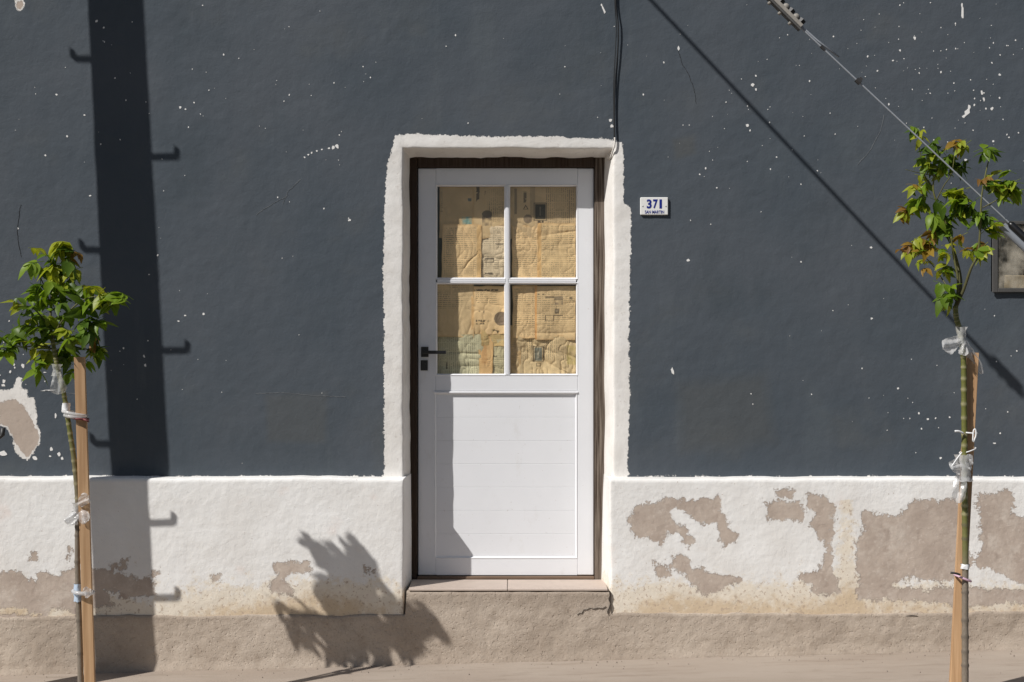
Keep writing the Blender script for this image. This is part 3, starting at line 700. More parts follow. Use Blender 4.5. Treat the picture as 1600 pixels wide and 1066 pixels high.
N('yellowed advert sheet with black box and round stamp atop the upper right pane', 795, 289, 902, 372, 2, (0.682, 0.500, 0.286), True, (.55, .05, .97, .72), [('box', 836, 318, 853, 342, (.03, .028, .025), .92), ('frame', 834, 316, 855, 344, INK, .7), ('box', 843, 322, 845, 336, (.4, .33, .24), .6), ('tri', 817, 319, 826, 326.5, INK), ('head', 818, 299, 823, 316, INK, .7), ('disc', 825, 341.5, 7, 7, (.2, .15, .11), .8), ('box', 828, 290, 836, 336, (.2, .16, .12), .35), ('head', 840, 344, 850, 348, INK), ('box', 804, 294, 808, 334, (.12, .09, .07), .6), ('head', 889, 296, 891, 348, INK, .5)], .7, 0, 15)
N('yellowed newspaper column with a folded top, lower left of the upper right pane', 800, 351, 841, 436, 1, PB, False, (.06, .06, .95, .97), [], 1.2, -.003, 16)
N('large creased yellow newspaper sheet in lower right of the upper right pane', 840, 348, 899.5, 436, 0, (0.794, 0.577, 0.313), False, (.12, .05, .96, .97), [('box', 840, 348, 846, 436, (.72, .42, .16), .6)], 1.3, 0, 17)
N('lined newspaper sheet with a blank foot at left of the lower left pane', 681, 442, 740, 527, 1, (0.719, 0.535, 0.308), False, (.02, .02, .9, .47), [], .9, 0, 18)
N('newspaper page with headline and round photo at right of the lower left pane', 736, 447, 791, 522, 0, PB, False, (.12, .1, .75, .35), [('head', 741, 452, 778, 454.5, INK, .8), ('head', 755, 485, 757, 491, INK), ('head', 746, 485, 753, 488, INK, .6), ('disc', 783, 498, 11, 11, (.13, .10, .08), .85), ('disc', 786, 501, 6, 6, (.34, .25, .18), .7), ('head', 743, 500, 763, 503, INK), ('head', 743, 505, 757, 507, INK), ('box', 736, 447, 741, 520, (.66, .38, .15), .5)], 1.3, 0, 19)
N('greenish crumpled newspaper sheet at the foot of the lower left pane', 682, 522, 756, 588, 2, PG, True, (.02, .05, .98, .95), [('box', 697, 566, 698.5, 577, INK)], 1.8, 0, 20, .8)
N('orange printed paper strip at the foot of the lower left pane', 748, 524, 770, 588, 1, (0.769, 0.500, 0.238), False, (.1, .1, .9, .8), [('head', 752, 534, 766, 568, (.45, .20, .07), .4)], 1.0, 0, 21, .5)
N('small yellow paper slip with dark heading beside the glazing bar, lower left pane', 752, 508, 790, 541, 0, (0.682, 0.500, 0.238), False, (.1, .5, .9, .9), [('head', 767, 515, 781, 520.5, INK), ('head', 741, 515, 745, 521, INK)], 1.2, 0, 22, .6)
N('grey green newspaper piece in bottom right corner of the lower left pane', 768, 530, 791, 588, 2, (0.595, 0.524, 0.324), False, (.05, .05, .95, .95), [('box', 770, 556, 777, 557.5, INK)], 1.4, 0, 23)
N('narrow newspaper column at upper left of the lower right pane', 801, 446, 839, 528, 1, PB, False, (.08, .05, .95, .95), [('box', 801, 446, 839, 447, INK, .3)], 1.1, 0, 24)
N('newspaper page with boxed adverts at upper right of the lower right pane', 836, 446, 899.5, 532, 0, (0.781, 0.571, 0.319), False, (.05, .02, .98, .86), [('box', 836, 446, 839, 530, (.74, .36, .12), .7), ('box', 866, 463, 880, 469, (.15, .12, .09), .75), ('photo', 867, 470, 880, 476, (.25, .19, .14), .8), ('head', 852, 463, 866, 465, INK), ('box', 867, 483, 874, 490, (.1, .08, .06), .8), ('disc', 870.5, 486, 2.2, 2.2, (.5, .4, .28), .8), ('frame', 852, 492, 866, 502, INK, .8), ('box', 866, 492, 880, 494, INK, .8), ('head', 866, 514, 880, 516, INK), ('box', 890, 464, 895, 468, INK, .7), ('head', 838, 459, 851, 460.5, INK)], 1.0, 0, 25)
N('crumpled newspaper sheet with dark framed advert at the foot of the lower right pane', 806, 524, 902, 588, 1, (0.744, 0.565, 0.324), True, (.02, .05, .9, .6), [('box', 835, 543, 847, 564, (.12, .15, .14), .85), ('frame', 833, 541, 850, 566, INK, .9), ('box', 840, 548, 842, 560, (.5, .45, .33), .8), ('frame', 838, 567, 846, 573, INK, .6), ('photo', 886, 540, 902, 570, (.58, .47, .16), .7)], 2.2, 0, 26)
N('narrow brownish paper slip in bottom left corner of the lower right pane', 796, 508, 813, 588, 2, (0.657, 0.458, 0.238), False, (.1, .1, .9, .9), [], 1.2, 0, 27, .6)

# ------------------------------------------------------------------ house number plate
ny = -.012
npl = tag(empty('house_number_plate', P(1022, 336, 0)), 'small white enamel number plate lettered in blue beside the door', 'number plate')
bpy.context.view_layer.update()
def keep_world(o, par):
    o.parent = par; o.matrix_parent_inverse = Matrix.Translation(-Vector(par.location)); return o
a, b = P(1000.5, 336, ny), P(1044, 308.5, ny)
pv, pf = box(a.x, b.x, ny, .006, a.z, b.z, .003)
keep_world(fix_normals(mesh_obj('plate', pv, pf, M_ENAMEL, None, False)), npl)
def text(name, s_, px, py, hpx, wpx, mat, par, off):
    cu = bpy.data.curves.new(name, 'FONT'); cu.body = s_; cu.extrude = .0006; cu.offset = off; cu.resolution_u = 4
    to = bpy.data.objects.new(name, cu); COL.objects.link(to); bpy.context.view_layer.update()
    me = bpy.data.meshes.new_from_object(to); bpy.data.objects.remove(to)
    v = np.array([q.co[:] for q in me.vertices]); lo, hi = v.min(0), v.max(0)
    c0 = P(px, py, ny); sx, sz = wpx * U / (hi[0] - lo[0]), hpx * U / (hi[1] - lo[1])
    for q, r in zip(me.vertices, v):
        q.co = (c0.x + (r[0] - (lo[0] + hi[0]) / 2) * sx, ny - .0006 - r[2], c0.z + (r[1] - (lo[1] + hi[1]) / 2) * sz)
    me.materials.append(mat); o = bpy.data.objects.new(name, me); COL.objects.link(o); return keep_world(o, par)
for s_, px, wd in (('3', 1014.3, 7.6), ('7', 1024.0, 7.2), ('1', 1032.2, 3.8)): text('digit', s_, px, 318.8, 14.2, wd, M_BLUE, npl, .035)
text('street_name', 'SAN MARTIN', 1022.5, 331.4, 4.9, 30, M_BLUE, npl, .018)
for px in (1004.2, 1040.2):
    p = P(px, 322.3, ny); V, F, _ = tube_data([(p.x, ny + .002, p.z), (p.x, ny - .0016, p.z)], .0032, 10)
    keep_world(mesh_obj('screw', V, F, M_STEEL), npl)

# ------------------------------------------------------------------ cable down the wall to the door head
cab = tag(empty('wall_cable', P(960, 250, 0)), 'thin black cable running down the grey wall to the door head', 'cable')
cp = [P(961, -120, -.014), P(962, 0, -.014), P(966, 40, -.016), P(965, 80, -.014), P(961, 130, -.012), P(960, 180, -.011), P(960.5, 216, -.012)]
keep_world(tube('cable_run', catmull(cp, 8), .0030, M_CABLE, None, 8), cab)
cp = [P(959, -120, -.012), P(960.5, 0, -.011), P(963, 40, -.010), P(961.5, 80, -.010), P(959, 130, -.010), P(959, 180, -.010), P(959.5, 214, -.011)]
keep_world(tube('cable_run', catmull(cp, 8), .0022, M_CABLE, None, 8), cab)
cp = [P(960.5, 215, -.012), P(960.5, 224, -.011), P(958, 234, -.006), P(954, 246, .03), P(950, 250, .10)]
keep_world(tube('painted_tail', catmull(cp, 6), .0042, M_CABLEW, None, 8), cab)

# ------------------------------------------------------------------ meter box
mb = tag(empty('meter_box', P(1615, 460, 0)), 'dark metal meter box with dusty glass front on the grey wall', 'meter box')
x0, x1, z0, z1 = MBX
keep_world(boxes('housing', [(x0 - .004, x0 + .004, -.008, .13, z0 - .004, z1 + .004), (x1 - .004, x1 + .004, -.008, .13, z0 - .004, z1 + .004), (x0 + .0045, x1 - .0045, -.0075, .13, z1 - .004, z1 + .0035), (x0 + .0045, x1 - .0045, -.0075, .13, z0 - .0035, z0 + .004), (x0 + .0045, x1 - .0045, .122, .129, z0 + .0045, z1 - .0045)], M_BOXM, None), mb)
keep_world(boxes('backing_board', [(x0 + .006, x1 - .006, .105, .120, z0 + .006, z1 - .006)], M_BEIGE, None), mb)
fw = .017; yr = -.020
keep_world(boxes('door_rim', [(x0 - .010, x0 + fw, yr, -.009, z0 - .010, z1 + .010, .002), (x1 - fw, x1 + .010, yr, -.009, z0 - .010, z1 + .010, .002), (x0 + fw + .0003, x1 - fw - .0003, yr + .0005, -.0095, z1 - fw + .010, z1 + .0095, .002), (x0 + fw + .0003, x1 - fw - .0003, yr + .0005, -.0095, z0 - .0095, z0 + fw - .006, .002)], M_BOXM, None), mb)
keep_world(boxes('glass_front', [(x0 + fw - .004, x1 - fw + .004, -.014, -.011, z0 + .006, z1 - .004)], M_DIRTYGLASS, None), mb)
keep_world(boxes('meter', [(x0 + .045, x1 - .06, .03, .104, P(0, 424, .03).z, z1 - .028, .008)], M_METER, None), mb)
c0 = P(1600, 396, .03)
keep_world(join_data('dial', [tube_data([(c0.x, .031, c0.z), (c0.x, .024, c0.z)], .035, 24)[:2]], M_DIAL, None, False), mb)
keep_world(boxes('terminal_cover', [(x0 + .018, x1 - .03, .015, .104, z0 + .008, P(0, 430, .015).z, .006)], M_BEIGE, None), mb)

# ------------------------------------------------------------------ utility pole (just out of frame) and its guy wire
def Uq(x, z, q): return Vector((x * U, -q * DIST, CAMZ + z * U))
QP = .085
def polept(z): return Uq(-823 - .052 * (z - 85), z, QP)
pole = tag(empty('utility_pole', polept(-520)), 'tall round utility pole with climbing rungs, casting the broad shadow on the wall', 'utility pole')
zz = np.linspace(-560, 2100, 40)
keep_world(tube('shaft', [polept(z) for z in zz], [.0985 - .0000060 * (z + 560) for z in zz], M_POLE, None, 20), pole)
def rung(zs_, side):                   # zs_: height of the rung's shadow in the photograph
    z = zs_ + 3500 * QP; c0 = polept(z); r = .088 if side > 0 else .052; d = Vector((side, 0, 0))
    pts = [c0 + d * (r - .03), c0 + d * (r + .07), c0 + d * (r + .168) + Vector((0, 0, .002)), c0 + d * (r + .178) + Vector((0, 0, .010)), c0 + d * (r + .180) + Vector((0, 0, .042))]
    keep_world(tube('rung', pts, .0105, M_DARKSTEEL, None, 8), pole)
for ypx, sd in ((92, -1), (246, 1), (392, -1), (548, 1), (694, -1), (852, 1), (968, 1), (-60, 1), (-210, -1), (1000, -1)): rung(533 - ypx, sd)

gw = tag(empty('guy_wire', Uq(386, 421, .142)), 'grey steel guy wire with bolted clamp crossing in front of the wall', 'guy wire')
CL = Uq(450 * .858, 491 * .858, .142); AT = polept(1768)
def GI(s, ):                           # points down the wire from the clamp (s in photograph pixels)
    q = .142 + .0000393 * s; return Uq((450 + s) * (1 - q), (491 - .9375 * s) * (1 - q), q)
updir = (AT - CL).normalized(); dn = (GI(300) - CL).normalized(); side = Vector((0, -1, 0)); nrm = updir.cross(side).normalized()
if nrm.z < 0: nrm = -nrm
keep_world(tube('strand', [AT, CL + updir * .10, CL, GI(60), GI(330), GI(700), GI(1150)], .0035, M_WIRE, None, 8), gw)
keep_world(tube('strand_tail', [CL + updir * 1.3, CL + updir * .12 + nrm * .008, CL + nrm * .006, GI(25) + nrm * .008, GI(56) + nrm * .020], .0042, M_WIRE, None, 8), gw)
keep_world(tube('preformed_grip', [AT.lerp(CL, .2), AT.lerp(CL, .5), CL + updir * .22], .010, M_WIRE, None, 8), gw)
# clamp: plate with three bolts
def obox(c0, ax, hx, ay, hy, az, hz_):
    V = [c0 + ax * sx * hx + ay * sy * hy + az * sz * hz_ for sx in (-1, 1) for sy in (-1, 1) for sz in (-1, 1)]
    return V, [(0, 1, 3, 2), (4, 6, 7, 5), (0, 4, 5, 1), (2, 3, 7, 6), (0, 2, 6, 4), (1, 5, 7, 3)]
cc = CL + updir * .095
keep_world(join_data('clamp_plate', [obox(cc - nrm * .010, updir, .105, nrm, .0045, side, .020)], M_BOXM, None, False), gw)
keep_world(join_data('clamp_plate', [obox(cc + nrm * .004, updir, .098, nrm, .0075, side, .018)], M_OLDZINC, None, False), gw)
for k in (-1, 0, 1):
    c1 = cc + updir * (.062 * k + .008) + nrm * .018
    keep_world(join_data('bolt', [tube_data([c1 - nrm * .010, c1 + nrm * .004, c1 + nrm * .012, c1 + nrm * .015], [.017, .0165, .011, .003], 12)[:2], tube_data([c1 - nrm * .045, c1 - nrm * .010], .007, 8)[:2]], M_OLDZINC, None, True), gw)
    c2 = c1 - updir * .029
    keep_world(join_data('bolt_shade', [tube_data([c2 - nrm * .012 , c2 + nrm * .012], .0165, 6)[:2]], M_BLACK, None, False), gw)  # black hexagonal block standing in for the shade beside each bolt
p = GI(91); keep_world(join_data('wire_band', [tube_data([p - dn * .012, p + dn * .012], .0115, 8)[:2], obox(p + nrm * .012, dn, .007, nrm, .008, side, .007)], M_DARKSTEEL, None, False), gw)
p = GI(36); keep_world(join_data('wire_band', [tube_data([p - dn * .014, p + dn * .010], .0065, 8)[:2]], M_DARKSTEEL, None, False), gw)
keep_world(tube('sleeve', [GI(326), GI(330), GI(420), GI(520)], [.007, .0155, .0155, .0155], M_BLACK, None, 10), gw)
off = Vector((0, .02, -.030))
V, F = [], []
for i, s_ in enumerate((318, 340, 420, 600, 900, 1120)):
    c1 = GI(s_) + off; r = .019
    for k in range(9):
        a_ = math.pi * (k / 8) - math.pi * .75; V.append(c1 + (nrm * math.sin(a_) + side * math.cos(a_)) * r)
    if i:
        for k in range(8): F.append((9 * i - 9 + k, 9 * i - 8 + k, 9 * i + 1 + k, 9 * i + k))
keep_world(mesh_obj('guard', V, F, M_GUARD), gw)

# ------------------------------------------------------------------ saplings
QT = .142; YT = -QT * DIST
def T3(px, py, dy=0.0): return P(px, py, YT + dy)
GREY, GREEN, DKG, PALE = (.21, .175, .14), (.135, .14, .03), (.07, .065, .03), (.30, .27, .15)
def leaf_mesh(name, mat, seed):            # a compound leaf: stalk and three to seven drooping leaflets
    r = random.Random(seed); V = []; F = []
    def leaflet(o, d, L, nrm, curl, wid):
        d = d.normalized(); x = d.cross(nrm).normalized(); nz = x.cross(d); n = 7; b0 = len(V); tw = r.uniform(-.35, .35)
        for i in range(n):
            t_ = i / (n - 1)
            wdt = wid * L * (math.sin(math.pi * t_ ** .72) ** .85) * (1 - .25 * t_) if 0 < i < n - 1 else .004 * L
            c0 = o + d * (L * (t_ - .12 * curl * t_ * t_)) - nz * (curl * L * t_ * t_)
            j = 1 + r.uniform(-.16, .16); k = 1 + r.uniform(-.16, .16); up = .30 + tw * t_
            V.extend([c0 - x * wdt * j + nz * wdt * up, c0, c0 + x * wdt * k + nz * wdt * (.30 - tw * t_)])
            if i:
                q = b0 + 3 * i
                F.extend([(q - 3, q - 2, q + 1, q), (q - 2, q - 1, q + 2, q + 1)])
    n_ = r.choice((3, 3, 5, 5)); L0 = r.uniform(.35, .55); d0 = Vector((0, 1, r.uniform(-.1, .25))).normalized()
    tip = d0 * L0
    tv, tf, _ = tube_data([Vector((0, 0, 0)), d0 * L0 * .5 + Vector((0, 0, .02)), tip], .012, 4, None, False)
    b0 = len(V); V.extend(tv); F.extend([tuple(a + b0 for a in q) for q in tf])
    up = Vector((0, 0, 1))
    leaflet(tip, Vector((r.uniform(-.2, .2), 1, r.uniform(-.9, -.1))), r.uniform(.75, 1.0), up, r.uniform(.05, .4), r.uniform(.20, .27))
    for k in range((n_ - 1) // 2):
        o = tip * (1 - .42 * k)
        for sd in (-1, 1):
            leaflet(o, Vector((sd * r.uniform(.7, 1.1), r.uniform(.25, .7), r.uniform(-1.0, .0))), r.uniform(.55, .88), up + Vector((sd * .2, 0, 0)), r.uniform(.05, .4), r.uniform(.20, .27))
    me = bpy.data.meshes.new(name); me.from_pydata([tuple(v) for v in V], [], F); me.update()
    me.polygons.foreach_set('use_smooth', [True] * len(me.polygons)); me.materials.append(mat); return me
LEAVES = [[leaf_mesh('leaf', m, 11 * i + j) for j in range(7)] for i, m in enumerate(LEAFM)]

def sapling(label, trunk_px, rads, cols, branches, clusters, seed, mult=2.0, loose=1.0):
    r = random.Random(seed)
    root = tag(empty('sapling', trunk_px[0]), label, 'sapling', 'young staked street trees')
    pts = catmull(trunk_px, 14); m = len(pts)
    rr, cc_ = [], []
    L = 0; nxt = 3; rn = random.Random(seed + 50)
    for i, p_ in enumerate(pts):
        t_ = i / (m - 1); ra = np.interp(t_, *rads)
        if i: L += (p_ - pts[i - 1]).length
        node = (i == nxt)
        if node: nxt += rn.choice((3, 4, 5, 5, 6)) if t_ > .35 else rn.choice((5, 7, 9, 11))
        col = np.array([np.interp(t_, cols[0], [c_[k] for c_ in cols[1]]) for k in range(3)])
        ra *= 1 + .04 * rn.uniform(-1, 1)
        if node: ra *= 1.17; col = col * .35 + np.array((.40, .36, .22) if t_ > .4 else (.11, .09, .075)) * .65
        rr.append(ra); cc_.append(tuple(col))
    keep_world(tube('trunk', pts, rr, M_BARK, None, 12, cc_), root)
    for bp, r0, r1 in branches:
        q = catmull(bp, 6); n_ = len(q)
        keep_world(tube('branch', q, [r0 + (r1 - r0) * i / (n_ - 1) for i in range(n_)], M_BARK, None, 7, [tuple(np.array(DKG) * (1 - i / n_) + np.array(GREEN) * (i / n_)) for i in range(n_)]), root)
    for (cx, cy, dy, n_, spx, cw, size) in clusters:
        for _ in range(int(n_ * mult + .5)):
            c0 = T3(cx + r.gauss(0, spx * 1.1 * loose), cy + r.gauss(0, spx * 1.05 * loose), dy + r.gauss(0, spx * .0022))
            ax = Vector((r.uniform(-1, 1), r.uniform(-1, .6), r.uniform(-.5, .5))).normalized()
            ax.z = r.uniform(-.75, .55); ax.normalize()
            ci = r.choices((0, 1, 2, 3), cw)[0]
            nv = Vector((r.uniform(-.7, .4), r.uniform(-.9, .3), 1.0)); nv = (nv - ax * nv.dot(ax)).normalized(); xv = ax.cross(nv).normalized()
            sz = size * r.uniform(.7, 1.15)
            o = bpy.data.objects.new('leaf', LEAVES[ci][r.randrange(7)]); COL.objects.link(o)
            mt = Matrix((xv * sz, ax * sz, nv * sz)).transposed().to_4x4(); mt.translation = c0 - ax * sz * .6
            o.parent = root; o.matrix_parent_inverse = Matrix.Translation(-Vector(root.location)); o.matrix_basis = mt
    return root

# left sapling
gl = gz(T3(128, 0).x)
base = T3(128, 1066); base.z = gl - .04
trunk = [base, T3(126, 1060), T3(125, 1000), T3(122.5, 930), T3(121, 870), T3(121.5, 820), T3(121, 775), T3(116, 720), T3(110, 680), T3(104, 640), T3(99, 612), T3(91, 580), T3(86, 555), T3(82, 530)]
br = [([T3(82, 532), T3(79, 505), T3(80, 470, .02), T3(84, 430, .03), T3(90, 395, .02), T3(97, 378)], .0065, .0025),
      ([T3(83, 528), T3(95, 505, -.03), T3(115, 480, -.05), T3(140, 465, -.06), T3(175, 464, -.07)], .005, .002),
      ([T3(80, 545), T3(60, 540, .02), T3(35, 542, .04), T3(8, 535, .05)], .004, .002),
      ([T3(80, 515), T3(65, 495, -.04), T3(48, 480, -.08), T3(25, 478, -.1)], .004, .002),
      ([T3(86, 550), T3(105, 540, .05), T3(130, 545, .09), T3(155, 548, .12)], .004, .002),
      ([T3(81, 480), T3(70, 450, .06), T3(60, 425, .09)], .0035, .0015), ([T3(84, 450), T3(105, 425, .03), T3(118, 408, .05)], .0035, .0015)]
g = (5, 4, 1.6, .15)
cl = [(75, 405, .02, 5, 10, g, .105), (95, 390, 0, 3, 6, (5, 2, 3, .1), .10), (100, 425, .03, 4, 10, (3, 5, 1, .1), .10), (62, 425, .08, 3, 7, (2, 5, 1, .4), .095), (115, 402, .05, 2, 5, (3, 2, 2, 1), .095), (48, 452, 0, 2, 6, (3, 3, 1, .4), .09),
      (75, 465, .04, 4, 12, g, .10), (98, 465, -.02, 4, 10, g, .105), (125, 462, -.05, 4, 9, (6, 2, 2, 0), .11), (150, 468, -.06, 4, 8, (6, 2, 2, 0), .11), (178, 464, -.07, 2, 6, (6, 1, 3, 0), .11), (140, 492, -.05, 3, 8, g, .10),
      (25, 478, -.1, 2, 6, (3, 2, 2, 1), .095), (45, 492, -.06, 4, 9, (3, 3, 1.5, 1), .10), (65, 505, -.03, 4, 9, g, .10), (8, 525, .05, 4, 8, (6, 2, 1, .1), .10), (30, 538, .03, 3, 7, g, .10), (105, 505, -.05, 3, 8, (4, 2, 3, .5), .105), (85, 515, .03, 3, 9, (1, 6, .5, .2), .10), (105, 540, .06, 3, 8, (2, 5, .5, .1), .095), (142, 545, .11, 3, 7, g, .10), (68, 555, .04, 3, 8, g, .095), (95, 565, .05, 2, 6, (2, 5, 1, 0), .09), (172, 470, -.06, 2, 7, g, .11), (188, 462, -.07, 1, 4, (6, 1, 3, 0), .11), (155, 548, .10, 2, 6, g, .105), (22, 545, .04, 2, 7, g, .105), (62, 572, .03, 2, 7, g, .10), (118, 510, -.05, 3, 10, g, .105), (150, 500, -.05, 2, 8, g, .105), (92, 440, .0, 2, 9, g, .105), (70, 530, .0, 3, 10, g, .10), (120, 560, .06, 2, 8, g, .095), (80, 445, -.05, 3, 12, g, .105)]
sapling('leafy green sapling tied to a stake left of the door, before the pole shadow', trunk, ([0, .5, 1], [.0128, .0108, .0085]), ([0, .40, .50, .62, 1], [GREY, GREY, (.16, .135, .07), GREEN, GREEN]), br, cl, 5, 1.3, 1.15)
# right sapling
base = T3(1508, 1066); base.z = gz(base.x) - .04
trunk = [base, T3(1508, 1060), T3(1508, 1000), T3(1508, 930), T3(1508.5, 880), T3(1508, 820), T3(1507, 760), T3(1507, 700), T3(1506.5, 640), T3(1506, 580), T3(1504, 545), T3(1499, 515), T3(1494, 495), T3(1493, 478)]
br = [([T3(1493, 480), T3(1500, 455), T3(1500, 430, .01), T3(1490, 390, .03), T3(1478, 350, .03), T3(1463, 315, .02), T3(1458, 290, .02), T3(1465, 260, .03)], .009, .0025),
      ([T3(1494, 480), T3(1497, 440, -.02), T3(1490, 400, -.02), T3(1486, 370, -.03)], .007, .003),
      ([T3(1494, 480), T3(1506, 452, -.03), T3(1517, 420, -.06), T3(1528, 395, -.07), T3(1532, 350, -.08), T3(1534, 305, -.08), T3(1543, 258, -.07), T3(1549, 240, -.07)], .0075, .002),
      ([T3(1535, 325, -.08), T3(1550, 317, -.09), T3(1565, 308, -.1)], .003, .0015), ([T3(1458, 292, .02), T3(1445, 275, .03), T3(1437, 235, .02), T3(1435, 208, .02)], .003, .0015), ([T3(1462, 315, .02), T3(1475, 290, .0), T3(1487, 270, -.02), T3(1493, 228, -.02)], .003, .0015),
      ([T3(1484, 372, .03), T3(1465, 340, .06), T3(1440, 325, .08)], .003, .0015), ([T3(1480, 448, -.01), T3(1468, 430, .03), T3(1455, 412, .06), T3(1435, 392, .08)], .0035, .0015), ([T3(1460, 275, .02), T3(1435, 270, -.03), T3(1415, 265, -.05)], .002, .001),
      ([T3(1493, 470), T3(1480, 455, -.03), T3(1470, 460, -.04)], .002, .001)]
yl = (5, 1.2, 4, .5); tn = (2, .5, 4, 2.2)
cl = [(1431, 203, .02, 2, 5, (5, 1, 3, .4), .075), (1494, 222, -.02, 3, 6, (2, 1, 4, 2), .085), (1460, 245, .02, 4, 9, yl, .095), (1475, 258, .02, 3, 7, yl, .09), (1452, 262, .02, 2, 6, (6, 2, 2, 0), .09), (1497, 258, .04, 2, 5, (2, 5, 1, 0), .085), (1548, 236, -.07, 3, 6, (5, 1, 4, 0), .085),
      (1540, 277, -.08, 2, 6, tn, .075), (1562, 283, -.1, 4, 8, yl, .09), (1580, 292, -.1, 4, 8, (6, 2, 2, 0), .095), (1570, 300, -.1, 2, 6, yl, .085), (1436, 295, .05, 3, 6, (2, .3, 6, 1), .09), (1420, 325, .08, 3, 6, (2, .5, 4, 3), .08), (1440, 315, .06, 2, 5, (4, 1, 3, 1), .09), (1487, 300, 0, 4, 9, yl, .10), (1505, 315, -.02, 3, 8, yl, .10), (1490, 330, .02, 4, 9, (5, 3, 2, 0), .095), (1465, 345, .05, 3, 7, (5, 3, 2, .3), .09), (1512, 330, .0, 2, 6, (5, 3, 1, .2), .085),
      (1475, 360, .03, 2, 6, yl, .08), (1536, 338, -.08, 3, 7, (4, 4, 1, .2), .085), (1548, 355, -.06, 2, 5, (4, 4, 1, 0), .085), (1437, 388, .08, 4, 7, tn, .075), (1455, 378, .07, 3, 6, (2, 1, 4, 3), .08), (1418, 393, .09, 2, 5, (1, 0, 4, 4), .075), (1445, 418, .06, 2, 6, (2, 1, 3, 3), .07), (1480, 392, .0, 2, 6, yl, .075), (1492, 375, -.01, 1, 5, tn, .07), (1510, 388, -.05, 1, 4, yl, .075), (1531, 392, -.07, 3, 6, (4, 1, 3, 1), .08), (1478, 420, .02, 2, 5, yl, .08), (1485, 455, -.02, 3, 6, (5, 1, 4, .2), .085), (1475, 468, -.03, 1, 4, yl, .08)]
sapling('thin sapling with yellowing leaves tied to a stake right of the door', trunk, ([0, .5, 1], [.0148, .0125, .0105]), ([0, .28, .34, .45, 1], [GREY, GREY, (.15, .15, .05), GREEN, GREEN]), br, cl, 9)

# ------------------------------------------------------------------ stakes
def stake(label, top, bot, wd, dp, dy, rot):
    a, b = T3(*top, dy), T3(*bot, dy); d = (a - b).normalized(); b = b - d * ((b.z - gz(b.x) + .06) / d.z)
    xv = Matrix.Rotation(rot, 3, 'Z') @ Vector((1, 0, 0)); xv = (xv - d * xv.dot(d)).normalized(); yv = d.cross(xv)
    root_z = b; V = []; F = []; n_ = 14
    for i in range(n_):
        c0 = b.lerp(a, i / (n_ - 1)); k = 1 - .02 * random.Random(i).random(); ch_ = .08
        for sx, sy in ((-1, -1 + ch_), (-1 + ch_ * .6, -1), (1 - ch_ * .6, -1), (1, -1 + ch_), (1, 1), (-1, 1)):
            V.append(c0 + xv * sx * wd / 2 * k + yv * sy * dp / 2 * k)
        if i:
            for q in range(6): F.append((6 * i - 6 + q, 6 * i - 6 + (q + 1) % 6, 6 * i + (q + 1) % 6, 6 * i + q))
    F.append(tuple(range(6))[::-1]); F.append(tuple(6 * (n_ - 1) + q for q in range(6)))
    return tag(fix_normals(mesh_obj('wooden_stake', V, F, M_STAKE, None, False)), label, 'stake', 'stakes holding the saplings')
stake('pale wooden stake behind the leafy left sapling', (124.5, 558), (140.5, 1066), .044, .026, -.008, .12)
stake('reddish wooden stake leaning behind the yellowing right sapling', (1519.5, 551), (1493, 1066), .050, .026, .035, -.1)

# ------------------------------------------------------------------ plastic ties and wraps
def wrap(px, py, r0, hpx, mat, dy=0.0, seed=1, n=16, m=9, flare=1.4, sx=1.0):
    c0 = T3(px, py, dy); V = []; F = []; r = random.Random(seed)
    for i in range(m):
        t_ = i / (m - 1) * 2 - 1; rad = r0 * (1 + (flare - 1) * abs(t_) ** 2)
        for k in range(n):
            a_ = 2 * math.pi * k / n; q = rad * (1 + r.uniform(-.22, .22))
            V.append((c0.x + math.cos(a_) * q * sx, c0.y + math.sin(a_) * q, c0.z + t_ * hpx * U * .44 + r.uniform(-.002, .002)))
        if i:
            for k in range(n): F.append((n * i - n + k, n * i - n + (k + 1) % n, n * i + (k + 1) % n, n * i + k))
    return V, F
def flap(p0, p1, w0, w1, seed, dy0=-.015, dy1=-.03, nu=9, nv=14, crumple=.012, round_end=True):
    a, b = T3(*p0, dy0), T3(*p1, dy1); r = random.Random(seed); d = (b - a); sdv = Vector((-d.z, 0, d.x)).normalized(); V = []; F = []
    ph = r.uniform(0, 6)
    for j in range(nv):
        t_ = j / (nv - 1); wd = (w0 + (w1 - w0) * t_ ** .8) * U
        if round_end and t_ > .7: wd *= math.sqrt(max(.05, 1 - ((t_ - .7) / .3) ** 2))
        for i in range(nu):
            s_ = i / (nu - 1) - .5
            c0 = a + d * t_ + sdv * wd * s_
            V.append((c0.x + r.uniform(-.0015, .0015), c0.y + crumple * math.sin(s_ * 9 + ph + t_ * 5) * (.3 + t_) + r.uniform(-.003, .003), c0.z + r.uniform(-.0015, .0015)))
        if j:
            for i in range(nu - 1): F.append((nu * j - nu + i, nu * j - nu + i + 1, nu * j + i + 1, nu * j + i))
    return V, F
def film(name, label, data, mat, cat='plastic film', group=None):
    o = join_data(name, data, mat); return tag(o, label, cat, group)
film('plastic_film', 'clear plastic film knotted under the crown of the left sapling', [wrap(89, 578, .016, 18, M_FILM, 0, 1), flap((88, 582), (93, 616), 10, 24, 2)], M_FILM)
film('plastic_film', 'clear plastic bow tied halfway up the left sapling below the ledge', [wrap(121.5, 797, .016, 22, M_FILM, 0, 4), flap((123, 790), (138, 774), 8, 17, 5, -.03, -.05), flap((119, 800), (109, 820), 9, 20, 6), flap((124, 800), (137, 815), 9, 22, 7, -.03, -.05)], M_FILM2)
film('plastic_film', 'clear plastic film knotted above the stake on the right sapling', [wrap(1502, 524, .017, 26, M_FILM, 0, 8), flap((1500, 530), (1474, 546), 12, 24, 9), flap((1506, 535), (1534, 584), 10, 13, 10, -.01, .05), flap((1504, 536), (1506, 556), 10, 12, 11)], M_FILM2)
